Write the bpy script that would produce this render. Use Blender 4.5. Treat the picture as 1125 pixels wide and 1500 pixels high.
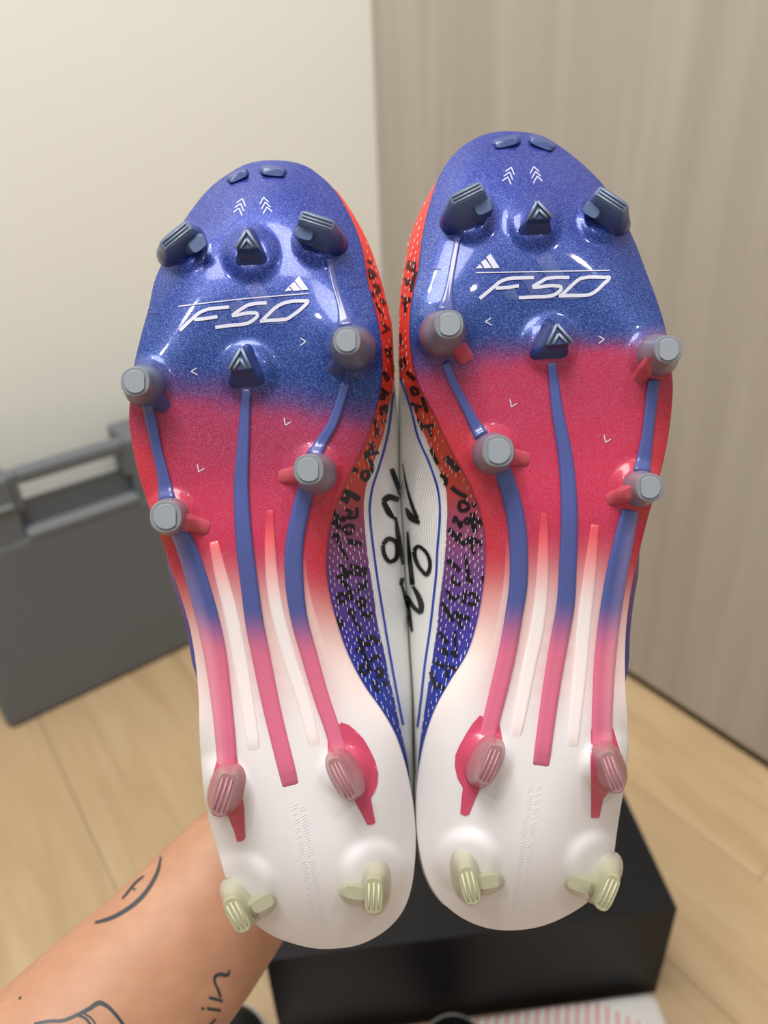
import bpy, bmesh, math, random
import numpy as np
from mathutils import Vector, Matrix
from mathutils.bvhtree import BVHTree
from mathutils import noise as mnoise

for o in list(bpy.data.objects):
    bpy.data.objects.remove(o, do_unlink=True)
random.seed(4)
scene = bpy.context.scene
COL = scene.collection

# ------------------------------------------------------------------ camera
F, CX, CY = 1110.0, 562.5, 750.0            # focal length in pixels of the 1125 x 1500 frame
CAM_H = 0.7403
g = np.array([645 - CX, 2700 - CY, F]); g /= np.linalg.norm(g)      # gravity in camera axes
up_ = -g
fw_ = np.array([0, 0, 1.0]) - g[2] * g; fw_ /= np.linalg.norm(fw_)
rt_ = np.cross(fw_, up_)
R = np.array([rt_, fw_, up_])               # camera axes (right, down, forward) -> world


def c2w(p):
    p = np.asarray(p, float)
    return p @ R.T + np.array([0, 0, CAM_H])


def px(x, y, z):
    return np.array([(x - CX) * z / F, (y - CY) * z / F, z])


cam_d = bpy.data.cameras.new('camera'); cam = bpy.data.objects.new('camera', cam_d); COL.objects.link(cam)
cam_d.sensor_fit = 'VERTICAL'; cam_d.sensor_height = 36; cam_d.lens = 36 * F / 1500
cam_d.clip_start = 0.01; cam_d.clip_end = 50
right = R @ np.array([1, 0, 0]); upv = R @ np.array([0, -1, 0]); back = R @ np.array([0, 0, -1])
cam.matrix_world = Matrix(((right[0], upv[0], back[0], 0), (right[1], upv[1], back[1], 0),
                           (right[2], upv[2], back[2], CAM_H), (0, 0, 0, 1)))
cam_d.dof.use_dof = True; cam_d.dof.focus_distance = 0.272; cam_d.dof.aperture_fstop = 7.0
scene.camera = cam

# ------------------------------------------------------------------ light
w = bpy.data.worlds.new('room_light'); scene.world = w; w.use_nodes = True
w.node_tree.nodes['Background'].inputs[0].default_value = (1.0, 0.985, 0.96, 1)
w.node_tree.nodes['Background'].inputs[1].default_value = 0.36


def area(name, loc, target, size, power, col=(1, 0.98, 0.95)):
    d = bpy.data.lights.new(name, 'AREA'); d.shape = 'DISK'; d.size = size; d.energy = power; d.color = col
    o = bpy.data.objects.new(name, d); COL.objects.link(o); o.location = loc
    o.rotation_euler = (Vector(target) - Vector(loc)).to_track_quat('-Z', 'Y').to_euler()
    return o


area('ceiling_lamp', (-0.3, 0.1, 2.45), (-0.1, 0.4, 0), 0.9, 34)
area('downlight', (-0.75, -0.55, 2.5), (-0.3, 0.3, 0.5), 0.12, 5.5)
area('downlight', (0.75, -0.45, 2.5), (0.2, 0.3, 0.5), 0.12, 5.5)
area('downlight', (-0.55, 0.55, 2.5), (-0.4, 0.75, 0.0), 0.12, 3)

vs = scene.view_settings
vs.view_transform = 'Standard'; vs.look = 'None'; vs.gamma = 1.0; vs.exposure = 0.0; vs.use_curve_mapping = False


# ------------------------------------------------------------------ helpers
def lin(r, g_, b):
    def f(c):
        c /= 255.0
        return c / 12.92 if c <= 0.04045 else ((c + 0.055) / 1.055) ** 2.4
    return (f(r), f(g_), f(b), 1.0)


def material(name, col=(0.5, 0.5, 0.5, 1), rough=0.5, **kw):
    m = bpy.data.materials.new(name); m.use_nodes = True
    b = m.node_tree.nodes['Principled BSDF']
    b.inputs['Base Color'].default_value = col; b.inputs['Roughness'].default_value = rough
    for k, v in kw.items():
        b.inputs[k.replace('_', ' ')].default_value = v
    return m


def N(m, t, **kw):
    n = m.node_tree.nodes.new(t)
    for k, v in kw.items():
        setattr(n, k, v)
    return n


def L(m, a, b):
    m.node_tree.links.new(a, b)


def bsdf(m):
    return m.node_tree.nodes['Principled BSDF']


def ramp(m, stops):
    n = N(m, 'ShaderNodeValToRGB'); e = n.color_ramp.elements
    while len(e) < len(stops):
        e.new(0.5)
    for i, (p, c) in enumerate(stops):
        e[i].position = p; e[i].color = c
    return n


def add_bump(m, height_socket, strength, dist):
    b = N(m, 'ShaderNodeBump'); b.inputs['Strength'].default_value = strength; b.inputs['Distance'].default_value = dist
    L(m, height_socket, b.inputs['Height']); L(m, b.outputs[0], bsdf(m).inputs['Normal'])
    return b


def link_obj(name, me, mat=None, parent=None, origin=(0, 0, 0), smooth=True, **props):
    if mat is not None:
        me.materials.append(mat)
    if smooth:
        me.polygons.foreach_set('use_smooth', [True] * len(me.polygons))
    o = bpy.data.objects.new(name, me); COL.objects.link(o)
    if parent is not None:
        o.parent = parent
    else:
        o.location = origin
    for k, v in props.items():
        o[k] = v
    return o


def cmesh(name, verts, faces, mat, parent=None, origin=None, cols=None, uvs=None, smooth=True, world=False, **props):
    """mesh from camera-axis coordinates (or world if world=True), stored relative to its thing's base."""
    V = np.asarray(verts, float)
    if not world:
        V = c2w(V)
    if parent is not None:
        org = np.array(parent.get('_o', (0, 0, 0))) if '_o' in parent.keys() else np.array(ORG[parent.name])
    else:
        org = np.zeros(3) if origin is None else np.asarray(origin, float)
    me = bpy.data.meshes.new(name)
    me.from_pydata((V - org).tolist(), [], [list(map(int, f)) for f in faces])
    if cols is not None:
        a = me.color_attributes.new('tint', 'FLOAT_COLOR', 'POINT')
        a.data.foreach_set('color', np.asarray(cols, float).ravel())
    if uvs is not None:
        u = me.uv_layers.new(name='UVMap')
        li = np.zeros(len(me.loops), int); me.loops.foreach_get('vertex_index', li)
        u.data.foreach_set('uv', np.asarray(uvs, float)[li].ravel())
    bm = bmesh.new(); bm.from_mesh(me); bmesh.ops.recalc_face_normals(bm, faces=bm.faces); bm.to_mesh(me); bm.free()
    o = link_obj(name, me, mat, parent, org, smooth, **props)
    if name in ('stud', 'stud_fin', 'toe_bump'):
        me.set_sharp_from_angle(angle=math.radians(38))
    ORG[o.name] = org
    if parent is not None:
        ORG[o.name] = org
    return o


ORG = {}


def thing(name, loc, label, cat, **props):
    o = bpy.data.objects.new(name, None); COL.objects.link(o); o.location = loc
    o.empty_display_size = 0.05
    o['label'] = label; o['category'] = cat
    for k, v in props.items():
        o[k] = v
    ORG[o.name] = np.asarray(loc, float)
    return o


def boxbm(bm, c, ax, ay, az, hx, hy, hz, bev=0.0, seg=2):
    r = bmesh.ops.create_cube(bm, size=2)
    vs_ = r['verts']
    c = Vector(c); ax, ay, az = Vector(ax), Vector(ay), Vector(az)
    for v in vs_:
        p = v.co.copy()
        v.co = c + ax * (p.x * hx) + ay * (p.y * hy) + az * (p.z * hz)
    if bev > 0:
        es = list({e for v in vs_ for e in v.link_edges})
        bmesh.ops.bevel(bm, geom=es, offset=bev, segments=seg, affect='EDGES', profile=0.5)


def bmobj(name, bm, mat, parent=None, origin=(0, 0, 0), smooth=False, **props):
    org = ORG[parent.name] if parent is not None else np.asarray(origin, float)
    for v in bm.verts:
        v.co -= Vector(org)
    bmesh.ops.recalc_face_normals(bm, faces=bm.faces)
    me = bpy.data.meshes.new(name); bm.to_mesh(me); bm.free()
    o = link_obj(name, me, mat, parent, org, smooth, **props); ORG[o.name] = np.asarray(org, float)
    return o


def pchip(xs, ys):
    xs = np.asarray(xs, float); ys = np.asarray(ys, float)
    o = np.argsort(xs); xs = xs[o]; ys = ys[o]
    h = np.diff(xs); d = np.diff(ys) / h
    m = np.zeros(len(xs)); m[0] = d[0]; m[-1] = d[-1]
    m[1:-1] = (d[:-1] * h[1:] + d[1:] * h[:-1]) / (h[1:] + h[:-1])

    def f(q):
        q = np.asarray(q, float)
        i = np.clip(np.searchsorted(xs, q) - 1, 0, len(h) - 1)
        t = np.clip((q - xs[i]) / h[i], 0, 1)
        t2, t3 = t * t, t * t * t
        return (ys[i] * (2 * t3 - 3 * t2 + 1) + m[i] * h[i] * (t3 - 2 * t2 + t)
                + ys[i + 1] * (-2 * t3 + 3 * t2) + m[i + 1] * h[i] * (t3 - t2))
    return f


def spline(pts, n):
    """smooth resample of a 2-D / n-D polyline"""
    P = np.asarray(pts, float)
    if len(P) == 2:
        return P[0] + (P[1] - P[0]) * np.linspace(0, 1, n)[:, None]
    s = np.concatenate([[0], np.cumsum(np.linalg.norm(np.diff(P[:, :2], axis=0), axis=1))])
    q = np.linspace(0, s[-1], n)
    return np.stack([pchip(s, P[:, k])(q) for k in range(P.shape[1])], 1)


def sstep(a, b, x):
    t = np.clip((np.asarray(x, float) - a) / (b - a), 0, 1)
    return t * t * (3 - 2 * t)


# ------------------------------------------------------------------ room
DP = np.array([0.5693, -0.8221, 0.0])       # along the wood panel, towards the camera side
NP_ = np.array([0.8221, 0.5693, 0.0])       # out of the room through the panel / along the left wall
UPZ = np.array([0, 0, 1.0])
PAN = 0.731
CORNER = np.array([0.011, 1.268, 0.0])

m_wall = material('cream_paint', lin(243, 243, 235), 0.7)
nz = N(m_wall, 'ShaderNodeTexNoise'); nz.inputs['Scale'].default_value = 180
add_bump(m_wall, nz.outputs[0], 0.06, 0.002)

m_panel = material('taupe_wood_laminate', lin(180, 168, 152), 0.5)
tc = N(m_panel, 'ShaderNodeTexCoord'); mp = N(m_panel, 'ShaderNodeMapping')
mp.inputs['Rotation'].default_value = (0, 0, math.atan2(0.8221, 0.5693))
mp.inputs['Scale'].default_value = (14, 14, 0.9)
L(m_panel, tc.outputs['Object'], mp.inputs[0])
nz = N(m_panel, 'ShaderNodeTexNoise'); nz.inputs['Scale'].default_value = 1.6; nz.inputs['Detail'].default_value = 5; nz.inputs['Distortion'].default_value = 0.8
L(m_panel, mp.outputs[0], nz.inputs[0])
rp = ramp(m_panel, [(0.3, lin(168, 159, 147)), (0.5, lin(175, 166, 155)), (0.72, lin(182, 174, 163))])
L(m_panel, nz.outputs[0], rp.inputs[0])
mp2 = N(m_panel, 'ShaderNodeMapping'); mp2.inputs['Scale'].default_value = (160, 160, 2.5)
L(m_panel, tc.outputs['Object'], mp2.inputs[0])
nz2 = N(m_panel, 'ShaderNodeTexNoise'); nz2.inputs['Scale'].default_value = 1; nz2.inputs['Detail'].default_value = 3
L(m_panel, mp2.outputs[0], nz2.inputs[0])
mx = N(m_panel, 'ShaderNodeMixRGB', blend_type='OVERLAY'); mx.inputs[0].default_value = 0.07
L(m_panel, rp.outputs[0], mx.inputs[1]); L(m_panel, nz2.outputs[0], mx.inputs[2])
L(m_panel, mx.outputs[0], bsdf(m_panel).inputs['Base Color'])

m_floor = material('pale_oak', lin(206, 176, 134), 0.45)
tc = N(m_floor, 'ShaderNodeTexCoord'); mp = N(m_floor, 'ShaderNodeMapping')
mp.inputs['Scale'].default_value = (3.0, 26, 26)
L(m_floor, tc.outputs['Object'], mp.inputs[0])
oi = N(m_floor, 'ShaderNodeObjectInfo')
ad = N(m_floor, 'ShaderNodeVectorMath', operation='ADD')
cmb = N(m_floor, 'ShaderNodeCombineXYZ'); mul = N(m_floor, 'ShaderNodeMath', operation='MULTIPLY'); mul.inputs[1].default_value = 40
L(m_floor, oi.outputs['Random'], mul.inputs[0]); L(m_floor, mul.outputs[0], cmb.inputs[0])
L(m_floor, mp.outputs[0], ad.inputs[0]); L(m_floor, cmb.outputs[0], ad.inputs[1])
nz = N(m_floor, 'ShaderNodeTexNoise'); nz.inputs['Scale'].default_value = 1.2; nz.inputs['Detail'].default_value = 6; nz.inputs['Distortion'].default_value = 1.2
L(m_floor, ad.outputs[0], nz.inputs[0])
rp = ramp(m_floor, [(0.3, lin(182, 154, 118)), (0.5, lin(191, 164, 127)), (0.72, lin(199, 174, 137))])
L(m_floor, nz.outputs[0], rp.inputs[0])
hs = N(m_floor, 'ShaderNodeHueSaturation')
mr = N(m_floor, 'ShaderNodeMapRange'); mr.inputs[3].default_value = 0.94; mr.inputs[4].default_value = 1.05
L(m_floor, oi.outputs['Random'], mr.inputs[0]); L(m_floor, mr.outputs[0], hs.inputs['Value'])
L(m_floor, rp.outputs[0], hs.inputs['Color']); L(m_floor, hs.outputs[0], bsdf(m_floor).inputs['Base Color'])
add_bump(m_floor, nz.outputs[0], 0.08, 0.001)

m_dark = material('dark_gap', lin(118, 104, 82), 0.8)
m_sub = material('floor_joint', lin(182, 154, 114), 0.8)

# floor: a base with single planks laid on it, running along the wood panel
bm = bmesh.new()
boxbm(bm, np.array([0, 0.1, -0.018]), DP, NP_, UPZ, 2.0, 1.9, 0.006)
floor = bmobj('floor', bm, m_sub, kind='structure')
seams = [-1.25, -1.05, -0.85, -0.65, -0.45, -0.30, -0.15, 0.0414, 0.2427, 0.4437, 0.5885, 0.733]
ANG = math.atan2(DP[1], DP[0])
ends = {-0.15: -0.2, 0.0414: 0.3, 0.2427: 0.1, 0.4437: -1.1, 0.5885: -0.1905}
for i in range(len(seams) - 1):
    a, b_ = seams[i] + 0.0003, seams[i + 1] - 0.0003
    cuts = [-1.45, ends.get(seams[i], -0.3 + 0.37 * (i % 4)), 1.6]
    for j in range(len(cuts) - 1):
        c0, c1 = cuts[j] + 0.0003, cuts[j + 1] - 0.0003
        bm = bmesh.new()
        boxbm(bm, (0, 0, -0.006), (1, 0, 0), (0, 1, 0), (0, 0, 1), (c1 - c0) / 2, (b_ - a) / 2, 0.006, 0.0005, 1)
        me = bpy.data.meshes.new('plank'); bm.to_mesh(me); bm.free()
        o = link_obj('plank', me, m_floor, floor, smooth=False)
        o.location = DP * (c0 + c1) / 2 + NP_ * (a + b_) / 2; o.rotation_euler = (0, 0, ANG)

# left wall, runs from the corner along -NP_
wn = np.array([-0.5693, 0.8221, 0.0])
bm = bmesh.new(); boxbm(bm, CORNER - NP_ * 1.3 + wn * 0.05 + UPZ * 1.29, NP_, wn, UPZ, 1.36, 0.05, 1.31)
bmobj('wall_left', bm, m_wall, kind='structure')
# right wall: wood panel lifted a little over a dark recessed base
bm = bmesh.new(); boxbm(bm, CORNER + DP * 1.045 + NP_ * 0.02 + UPZ * 1.306, DP, NP_, UPZ, 0.995, 0.02, 1.294, 0.0008, 1)
bmobj('wall_right', bm, m_panel, kind='structure')
bm = bmesh.new(); boxbm(bm, CORNER + DP * 0.024 + NP_ * 0.021 + UPZ * 1.306, DP, NP_, UPZ, 0.0245, 0.02, 1.294, 0.0008, 1)
bmobj('trim_1', bm, m_panel, kind='structure')
bm = bmesh.new(); boxbm(bm, CORNER + DP * 1.0 + NP_ * 0.026 + UPZ * 0.005, DP, NP_, UPZ, 1.03, 0.02, 0.0075)
bmobj('baseboard_right', bm, m_dark, kind='structure')

# ------------------------------------------------------------------ grey carrying case
CD = np.array([0.791, 0.612, 0.0]); CN = np.array([-0.612, 0.791, 0.0])
C0 = np.array([-0.514, 0.749, 0.0])
m_case = material('grey_plastic', lin(102, 107, 112), 0.55)
nz = N(m_case, 'ShaderNodeTexNoise'); nz.inputs['Scale'].default_value = 600
add_bump(m_case, nz.outputs[0], 0.15, 0.0006)
m_case_lit = material('grey_plastic_highlit', lin(122, 127, 132), 0.5)  # paler copy of the plastic; edge highlights are put into its colour
case = thing('carrying_case', C0 + CD * 0.2 + CN * 0.037, 'slim grey plastic carrying case with handle slot, standing against the cream wall', 'case')


def crect(bm, u0, u1, h0, h1, n0, n1, bev):
    boxbm(bm, C0 + CD * (u0 + u1) / 2 + CN * (n0 + n1) / 2 + UPZ * (h0 + h1) / 2, CD, CN, UPZ,
          (u1 - u0) / 2, (n1 - n0) / 2, (h1 - h0) / 2, bev, 3)


# body: shell with a handle bar flush with its top edge, a slot under the bar and a recess below
bm = bmesh.new(); crect(bm, 0, 0.40, 0.0, 0.268, 0.0, 0.075, 0.010); bmobj('lower_shell', bm, m_case, case, smooth=False)
bm = bmesh.new(); crect(bm, 0, 0.094, 0.255, 0.350, 0.002, 0.073, 0.006); bmobj('top_shell', bm, m_case, case)
bm = bmesh.new(); crect(bm, 0.238, 0.40, 0.255, 0.353, 0.002, 0.073, 0.006); bmobj('top_shell', bm, m_case, case)
bm = bmesh.new(); crect(bm, 0.09, 0.242, 0.255, 0.306, 0.020, 0.028, 0.002); bmobj('recess_panel', bm, m_case, case)
bm = bmesh.new(); crect(bm, 0.094, 0.240, 0.262, 0.274, -0.002, 0.02, 0.004); bmobj('recess_lip', bm, m_case_lit, case)
bm = bmesh.new(); crect(bm, 0.004, 0.090, 0.308, 0.316, -0.002, 0.02, 0.003); bmobj('lid_edge', bm, m_case_lit, case)
bm = bmesh.new(); crect(bm, 0.100, 0.236, 0.334, 0.352, 0.004, 0.026, 0.006); bmobj('handle', bm, m_case, case)
for u in (0.0965, 0.236):
    bm = bmesh.new(); crect(bm, u - 0.006, u + 0.006, 0.30, 0.350, 0.006, 0.028, 0.004); bmobj('handle_post', bm, m_case, case)

# ------------------------------------------------------------------ black shoebox
S_ = 0.6129
A_ = np.array([-0.1816, 0.5787, 0]) * S_; B_ = np.array([0.3793, 0.6256, 0]) * S_
BX = (B_ - A_) / np.linalg.norm(B_ - A_); BY = np.array([-BX[1], BX[0], 0])
LEN = np.linalg.norm(B_ - A_); DEP = 0.215; HB = 0.1274
m_box = material('matte_black_card', lin(14, 15, 19), 0.5, Specular_IOR_Level=0.3)
nz = N(m_box, 'ShaderNodeTexNoise'); nz.inputs['Scale'].default_value = 900
add_bump(m_box, nz.outputs[0], 0.05, 0.0004)
sb = thing('shoebox', A_ + BX * LEN / 2 + BY * DEP / 2, 'closed matte black shoebox lying on the oak floor below the boots', 'box')
bm = bmesh.new(); boxbm(bm, A_ + BX * LEN / 2 + BY * DEP / 2 + UPZ * 0.055, BX, BY, UPZ, LEN / 2 - 0.0004, DEP / 2 - 0.0004, 0.055, 0.0006, 1)
bmobj('box_body', bm, m_box, sb)
bm = bmesh.new(); boxbm(bm, A_ + BX * LEN / 2 + BY * DEP / 2 + UPZ * (HB / 2 + 0.02), BX, BY, UPZ, LEN / 2, DEP / 2, HB / 2 - 0.02, 0.001, 2)
bmobj('lid', bm, m_box, sb)

# ------------------------------------------------------------------ striped wrapping sheet in front of the box
m_bag = material('white_striped_paper', lin(240, 238, 236), 0.6)
tc = N(m_bag, 'ShaderNodeTexCoord'); sep = N(m_bag, 'ShaderNodeSeparateXYZ'); L(m_bag, tc.outputs['UV'], sep.inputs[0])
dv = N(m_bag, 'ShaderNodeMath', operation='DIVIDE'); dv.inputs[1].default_value = 0.0091; L(m_bag, sep.outputs[0], dv.inputs[0])
fr = N(m_bag, 'ShaderNodeMath', operation='FRACT'); L(m_bag, dv.outputs[0], fr.inputs[0])
lt = N(m_bag, 'ShaderNodeMath', operation='LESS_THAN'); lt.inputs[1].default_value = 0.27; L(m_bag, fr.outputs[0], lt.inputs[0])
gu = N(m_bag, 'ShaderNodeMath', operation='LESS_THAN'); gu.inputs[1].default_value = 0.34; L(m_bag, sep.outputs[0], gu.inputs[0])
gv = N(m_bag, 'ShaderNodeMath', operation='LESS_THAN'); L(m_bag, sep.outputs[1], gv.inputs[0])
vb = N(m_bag, 'ShaderNodeMapRange'); vb.inputs[1].default_value = 0.27; vb.inputs[2].default_value = 0.325; vb.inputs[3].default_value = 0.30; vb.inputs[4].default_value = 0.27
L(m_bag, sep.outputs[0], vb.inputs[0]); L(m_bag, vb.outputs[0], gv.inputs[1])
m1 = N(m_bag, 'ShaderNodeMath', operation='MULTIPLY'); L(m_bag, lt.outputs[0], m1.inputs[0]); L(m_bag, gu.outputs[0], m1.inputs[1])
m2 = N(m_bag, 'ShaderNodeMath', operation='MULTIPLY'); L(m_bag, m1.outputs[0], m2.inputs[0]); L(m_bag, gv.outputs[0], m2.inputs[1])
mx = N(m_bag, 'ShaderNodeMixRGB'); L(m_bag, m2.outputs[0], mx.inputs[0])
mx.inputs[1].default_value = lin(240, 238, 236); mx.inputs[2].default_value = lin(240, 150, 132)
L(m_bag, mx.outputs[0], bsdf(m_bag).inputs['Base Color'])
nu, nv = 70, 50
org = A_ + BX * 0.0
verts, uvs = [], []
for side in (1, 0):
    for i in range(nu + 1):
        for j in range(nv + 1):
            u = -0.02 + 0.36 * i / nu; v = -0.30 + 0.297 * j / nv
            edge = min((0.34 - u) / 0.03, (u + 0.02) / 0.03, -v / 0.008, (v + 0.3) / 0.03, 1.0); edge = max(edge, 0) ** 0.5
            bump = 0.5 + 0.5 * mnoise.noise(Vector((u * 14, v * 14, 1.3)))
            h = (0.011 + 0.011 * bump) * edge if side else 0.0
            wob = 0.006 * mnoise.noise(Vector((v * 20, 3.1, 0)))
            P = org + BX * (u + 0.004 + wob) + BY * (v - 0.002) + UPZ * (0.0006 + h)
            verts.append(P); uvs.append((u - 0.35 * v, v + 0.3))
faces = []
off = (nu + 1) * (nv + 1)
for s in (0, 1):
    for i in range(nu):
        for j in range(nv):
            a = s * off + i * (nv + 1) + j
            faces.append((a, a + 1, a + nv + 2, a + nv + 1))
for i in range(nu):
    for j in (0, nv):
        a = i * (nv + 1) + j; faces.append((a, a + nv + 1, a + nv + 1 + off, a + off))
for j in range(nv):
    for i in (0, nu):
        a = i * (nv + 1) + j; faces.append((a, a + 1, a + 1 + off, a + off))
cmesh('striped_bag', verts, faces, m_bag, origin=org, uvs=uvs, world=True,
      label='white soft bag with thin salmon stripes lying flat before the black shoebox', category='bag')

# ------------------------------------------------------------------ two black shoe toes at the bottom edge
m_blk = material('black_shoe', lin(18, 20, 21), 0.5)
m_blks = material('pale_shoe_sole', lin(190, 190, 188), 0.6)


def toe_shoe(cx_, cy_, ang, z0, label):
    base = np.array([cx_, cy_, z0])
    t = thing('black_shoe', base, label, 'shoe', group='black shoes before the shoebox')
    ax = np.array([math.cos(ang), math.sin(ang), 0]); ay = np.array([-ax[1], ax[0], 0])
    nU, nA = 40, 28
    for nm, mt, sc, hh, zb in (('shoe_upper', m_blk, 1.0, 1.0, 0.012), ('shoe_sole', m_blks, 1.05, 0, 0)):
        verts, faces = [], []
        for i in range(nU + 1):
            th = math.pi * i / nU
            l = -0.12 * math.cos(th); wd = 0.045 * sc * math.sin(th) ** 0.75 * (1 - 0.1 * math.cos(th + 2)) + 1e-5
            top = (0.035 + 0.045 * (1 - (l + 0.12) / 0.24)) * math.sin(th) ** 0.7
            for k in range(nA):
                a = 2 * math.pi * k / nA
                if hh:
                    x = wd * math.cos(a); zz = zb + max(0, math.sin(a)) * top
                else:
                    x = wd * math.copysign(abs(math.cos(a)) ** 0.4, math.cos(a)); zz = 0.007 + 0.007 * math.copysign(abs(math.sin(a)) ** 0.4, math.sin(a))
                verts.append(base + ax * x + ay * (l * (1.03 if not hh else 1)) + UPZ * zz)
        for i in range(nU):
            for k in range(nA):
                faces.append((i * nA + k, i * nA + (k + 1) % nA, (i + 1) * nA + (k + 1) % nA, (i + 1) * nA + k))
        cmesh(nm, verts, faces, mt, parent=t, world=True)


toe_shoe(-0.14, 0.248, 0.10, 0.023, 'black rounded shoe tip beside the bare forearm and the shoebox corner')
toe_shoe(0.035, 0.231, -0.05, 0.023, 'black rounded shoe tip resting on the striped white bag')

# ------------------------------------------------------------------ boots: traced outlines (photograph pixels)
Z0 = 0.272                                   # distance of the soles, from a 28.5 cm outsole
OUT_L = dict(
    left=[(399, 234.6), (362, 240), (337, 253), (307.5, 275), (286, 300), (266, 329), (240, 380), (227, 409.5), (218, 450), (207, 490),
          (196, 537), (191, 580), (189, 610), (193, 648), (204, 698), (218, 742), (237, 792), (252, 836), (267, 881), (277, 915),
          (282, 940), (287, 974), (291, 1026), (292, 1068), (295, 1120), (299, 1165), (309, 1214), (321, 1255), (332, 1290), (349, 1325),
          (377, 1356), (404, 1373), (436, 1384), (475, 1390)],
    right=[(399, 234.6), (435, 238.5), (468, 256.5), (490, 278), (508, 307), (522, 336), (533.5, 377), (539, 413), (548, 446), (556, 482),
           (560, 522), (556, 576), (546.5, 614), (533, 652), (514, 690), (496, 730), (485, 758), (478.5, 797), (478, 843), (485, 885),
           (493.4, 915), (504, 947), (518, 979), (535, 1009), (557, 1040), (575, 1070), (591, 1113), (600, 1150), (606, 1187), (609, 1226),
           (607.6, 1266), (602, 1303), (592, 1331), (574, 1355), (548, 1374), (513, 1387), (475, 1390)])
OUT_R = dict(
    left=[(743, 192), (703, 199.6), (672, 219), (652, 243), (640, 266), (628.7, 301), (619, 344), (615, 375), (612, 400), (605, 430),
          (600.5, 469), (602, 510), (609, 548), (619, 575), (633, 600), (650, 636), (668, 672), (687, 705), (701, 738), (710, 777),
          (712.5, 816), (710.5, 852), (705, 890), (698, 922), (685, 960), (661, 999), (640, 1037), (625, 1078), (615, 1123), (609.5, 1172),
          (609.5, 1207), (613.5, 1241), (622, 1278), (638, 1310), (664, 1336), (699, 1355), (745, 1363)],
    right=[(743, 192), (789, 197.6), (820, 214), (852, 239), (883, 270), (902, 297), (918, 328), (934, 364), (945.5, 395), (961, 436),
           (976, 487), (983.5, 540), (985.5, 560), (984, 597), (978, 645), (965, 703), (951, 752), (937, 806), (924, 867), (918, 912),
           (915.5, 964), (916.5, 1009), (919.5, 1054), (920, 1102), (915, 1150), (909, 1185), (904, 1217), (900, 1248), (893, 1280), (878, 1306),
           (859, 1323), (827, 1343), (788, 1358), (745, 1363)])


class Boot:
    pass


def make_outline(out, med):
    b = Boot()
    b.y0 = out['left'][0][1]; b.y1 = out['left'][-1][1]
    yc, hb = (b.y0 + b.y1) / 2, (b.y1 - b.y0) / 2
    th = lambda y: np.arccos(np.clip((yc - np.asarray(y, float)) / hb, -1, 1))
    fl = pchip([th(p[1]) for p in out['left']], [p[0] for p in out['left']])
    fr_ = pchip([th(p[1]) for p in out['right']], [p[0] for p in out['right']])
    b.xl = lambda y: fl(th(y)); b.xr = lambda y: fr_(th(y)); b.med = med
    b.ys = yc - hb * np.cos(np.linspace(0, math.pi, 321))
    return b


BL = make_outline(OUT_L, +1); BR = make_outline(OUT_R, -1)

# stud bases (for the moulded mounds) : (x, y, amplitude m, sigma px)
BL.mounds = [(266, 362, .003, 34), (368, 372, .0026, 36), (466, 352, .003, 34), (519, 511, .0032, 38), (212, 565, .0032, 36), (364, 545, .003, 38),
             (462, 692, .003, 36), (250, 757, .003, 36), (505, 1130, .0024, 34), (328, 1155, .0024, 34), (352, 1298, .003, 46), (549, 1278, .003, 44), (320, 1150, .002, 40)]
BR.mounds = [(688, 318, .003, 34), (782, 326, .0026, 36), (884, 318, .003, 34), (648, 489, .0032, 38), (962, 520, .0032, 36), (806, 505, .003, 38),
             (722, 664, .003, 36), (936, 715, .003, 36), (714, 1110, .0024, 34), (888, 1125, .0024, 34), (684, 1262, .003, 44), (880, 1268, .003, 46), (896, 1118, .002, 40)]

BL.broad = [(530, 495, .004, 62), (195, 560, .003, 55)]
BR.broad = [(636, 472, .004, 62), (978, 520, .003, 55)]


def relief(b, x, y):
    """distance of the sole surface behind the plane Z0 (m) at photograph pixel x, y"""
    x = np.asarray(x, float); y = np.asarray(y, float)
    yy = np.clip(y, b.y0, b.y1)
    xl, xr = b.xl(yy), b.xr(yy)
    t = np.clip((2 * x - xl - xr) / np.maximum(xr - xl, 1e-3), -1, 1); t = np.abs(t)
    v = (b.y1 - yy) / (b.y1 - b.y0)
    wv = 0.020 * np.clip((v - 0.72) / 0.28, 0, 1) ** 2.0 + 0.004 * np.exp(-((v - 0.36) / 0.12) ** 2) 
    heel = sstep(0.30, 0.12, v); toe = sstep(0.75, 0.95, v)
    ed = 0.0035 + 0.016 * heel + 0.008 * toe
    ex = 5.0 - 2.2 * heel - 2.0 * toe
    s_ = np.maximum(np.clip((v - 0.86) / 0.14, 0, 1), np.clip((0.15 - v) / 0.15, 0, 1))
    rho = np.sqrt(np.clip(1 - (1 - t * t) * (1 - s_ * s_), 0, 1))
    wv = wv + ed * rho ** ex
    for mx_, my_, a, s in b.mounds:
        d2 = ((x - mx_) ** 2 + (y - my_) ** 2) / (s * s)
        wv = wv - a * np.exp(-d2 ** 3)
    for mx_, my_, a, s in b.broad:
        wv = wv - a * np.exp(-((x - mx_) ** 2 + (y - my_) ** 2) / (s * s))
    # shallow central trough of the forefoot
    wv = wv + 0.0018 * np.exp(-(t / 0.55) ** 4) * sstep(0.50, 0.6, v) * sstep(0.86, 0.76, v)
    return wv


def S3(b, x, y, lift=0.0):
    x = np.asarray(x, float); y = np.asarray(y, float)
    z = Z0 + relief(b, x, y) - lift
    return np.stack([(x - CX) * z / F, (y - CY) * z / F, z], -1)


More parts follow.
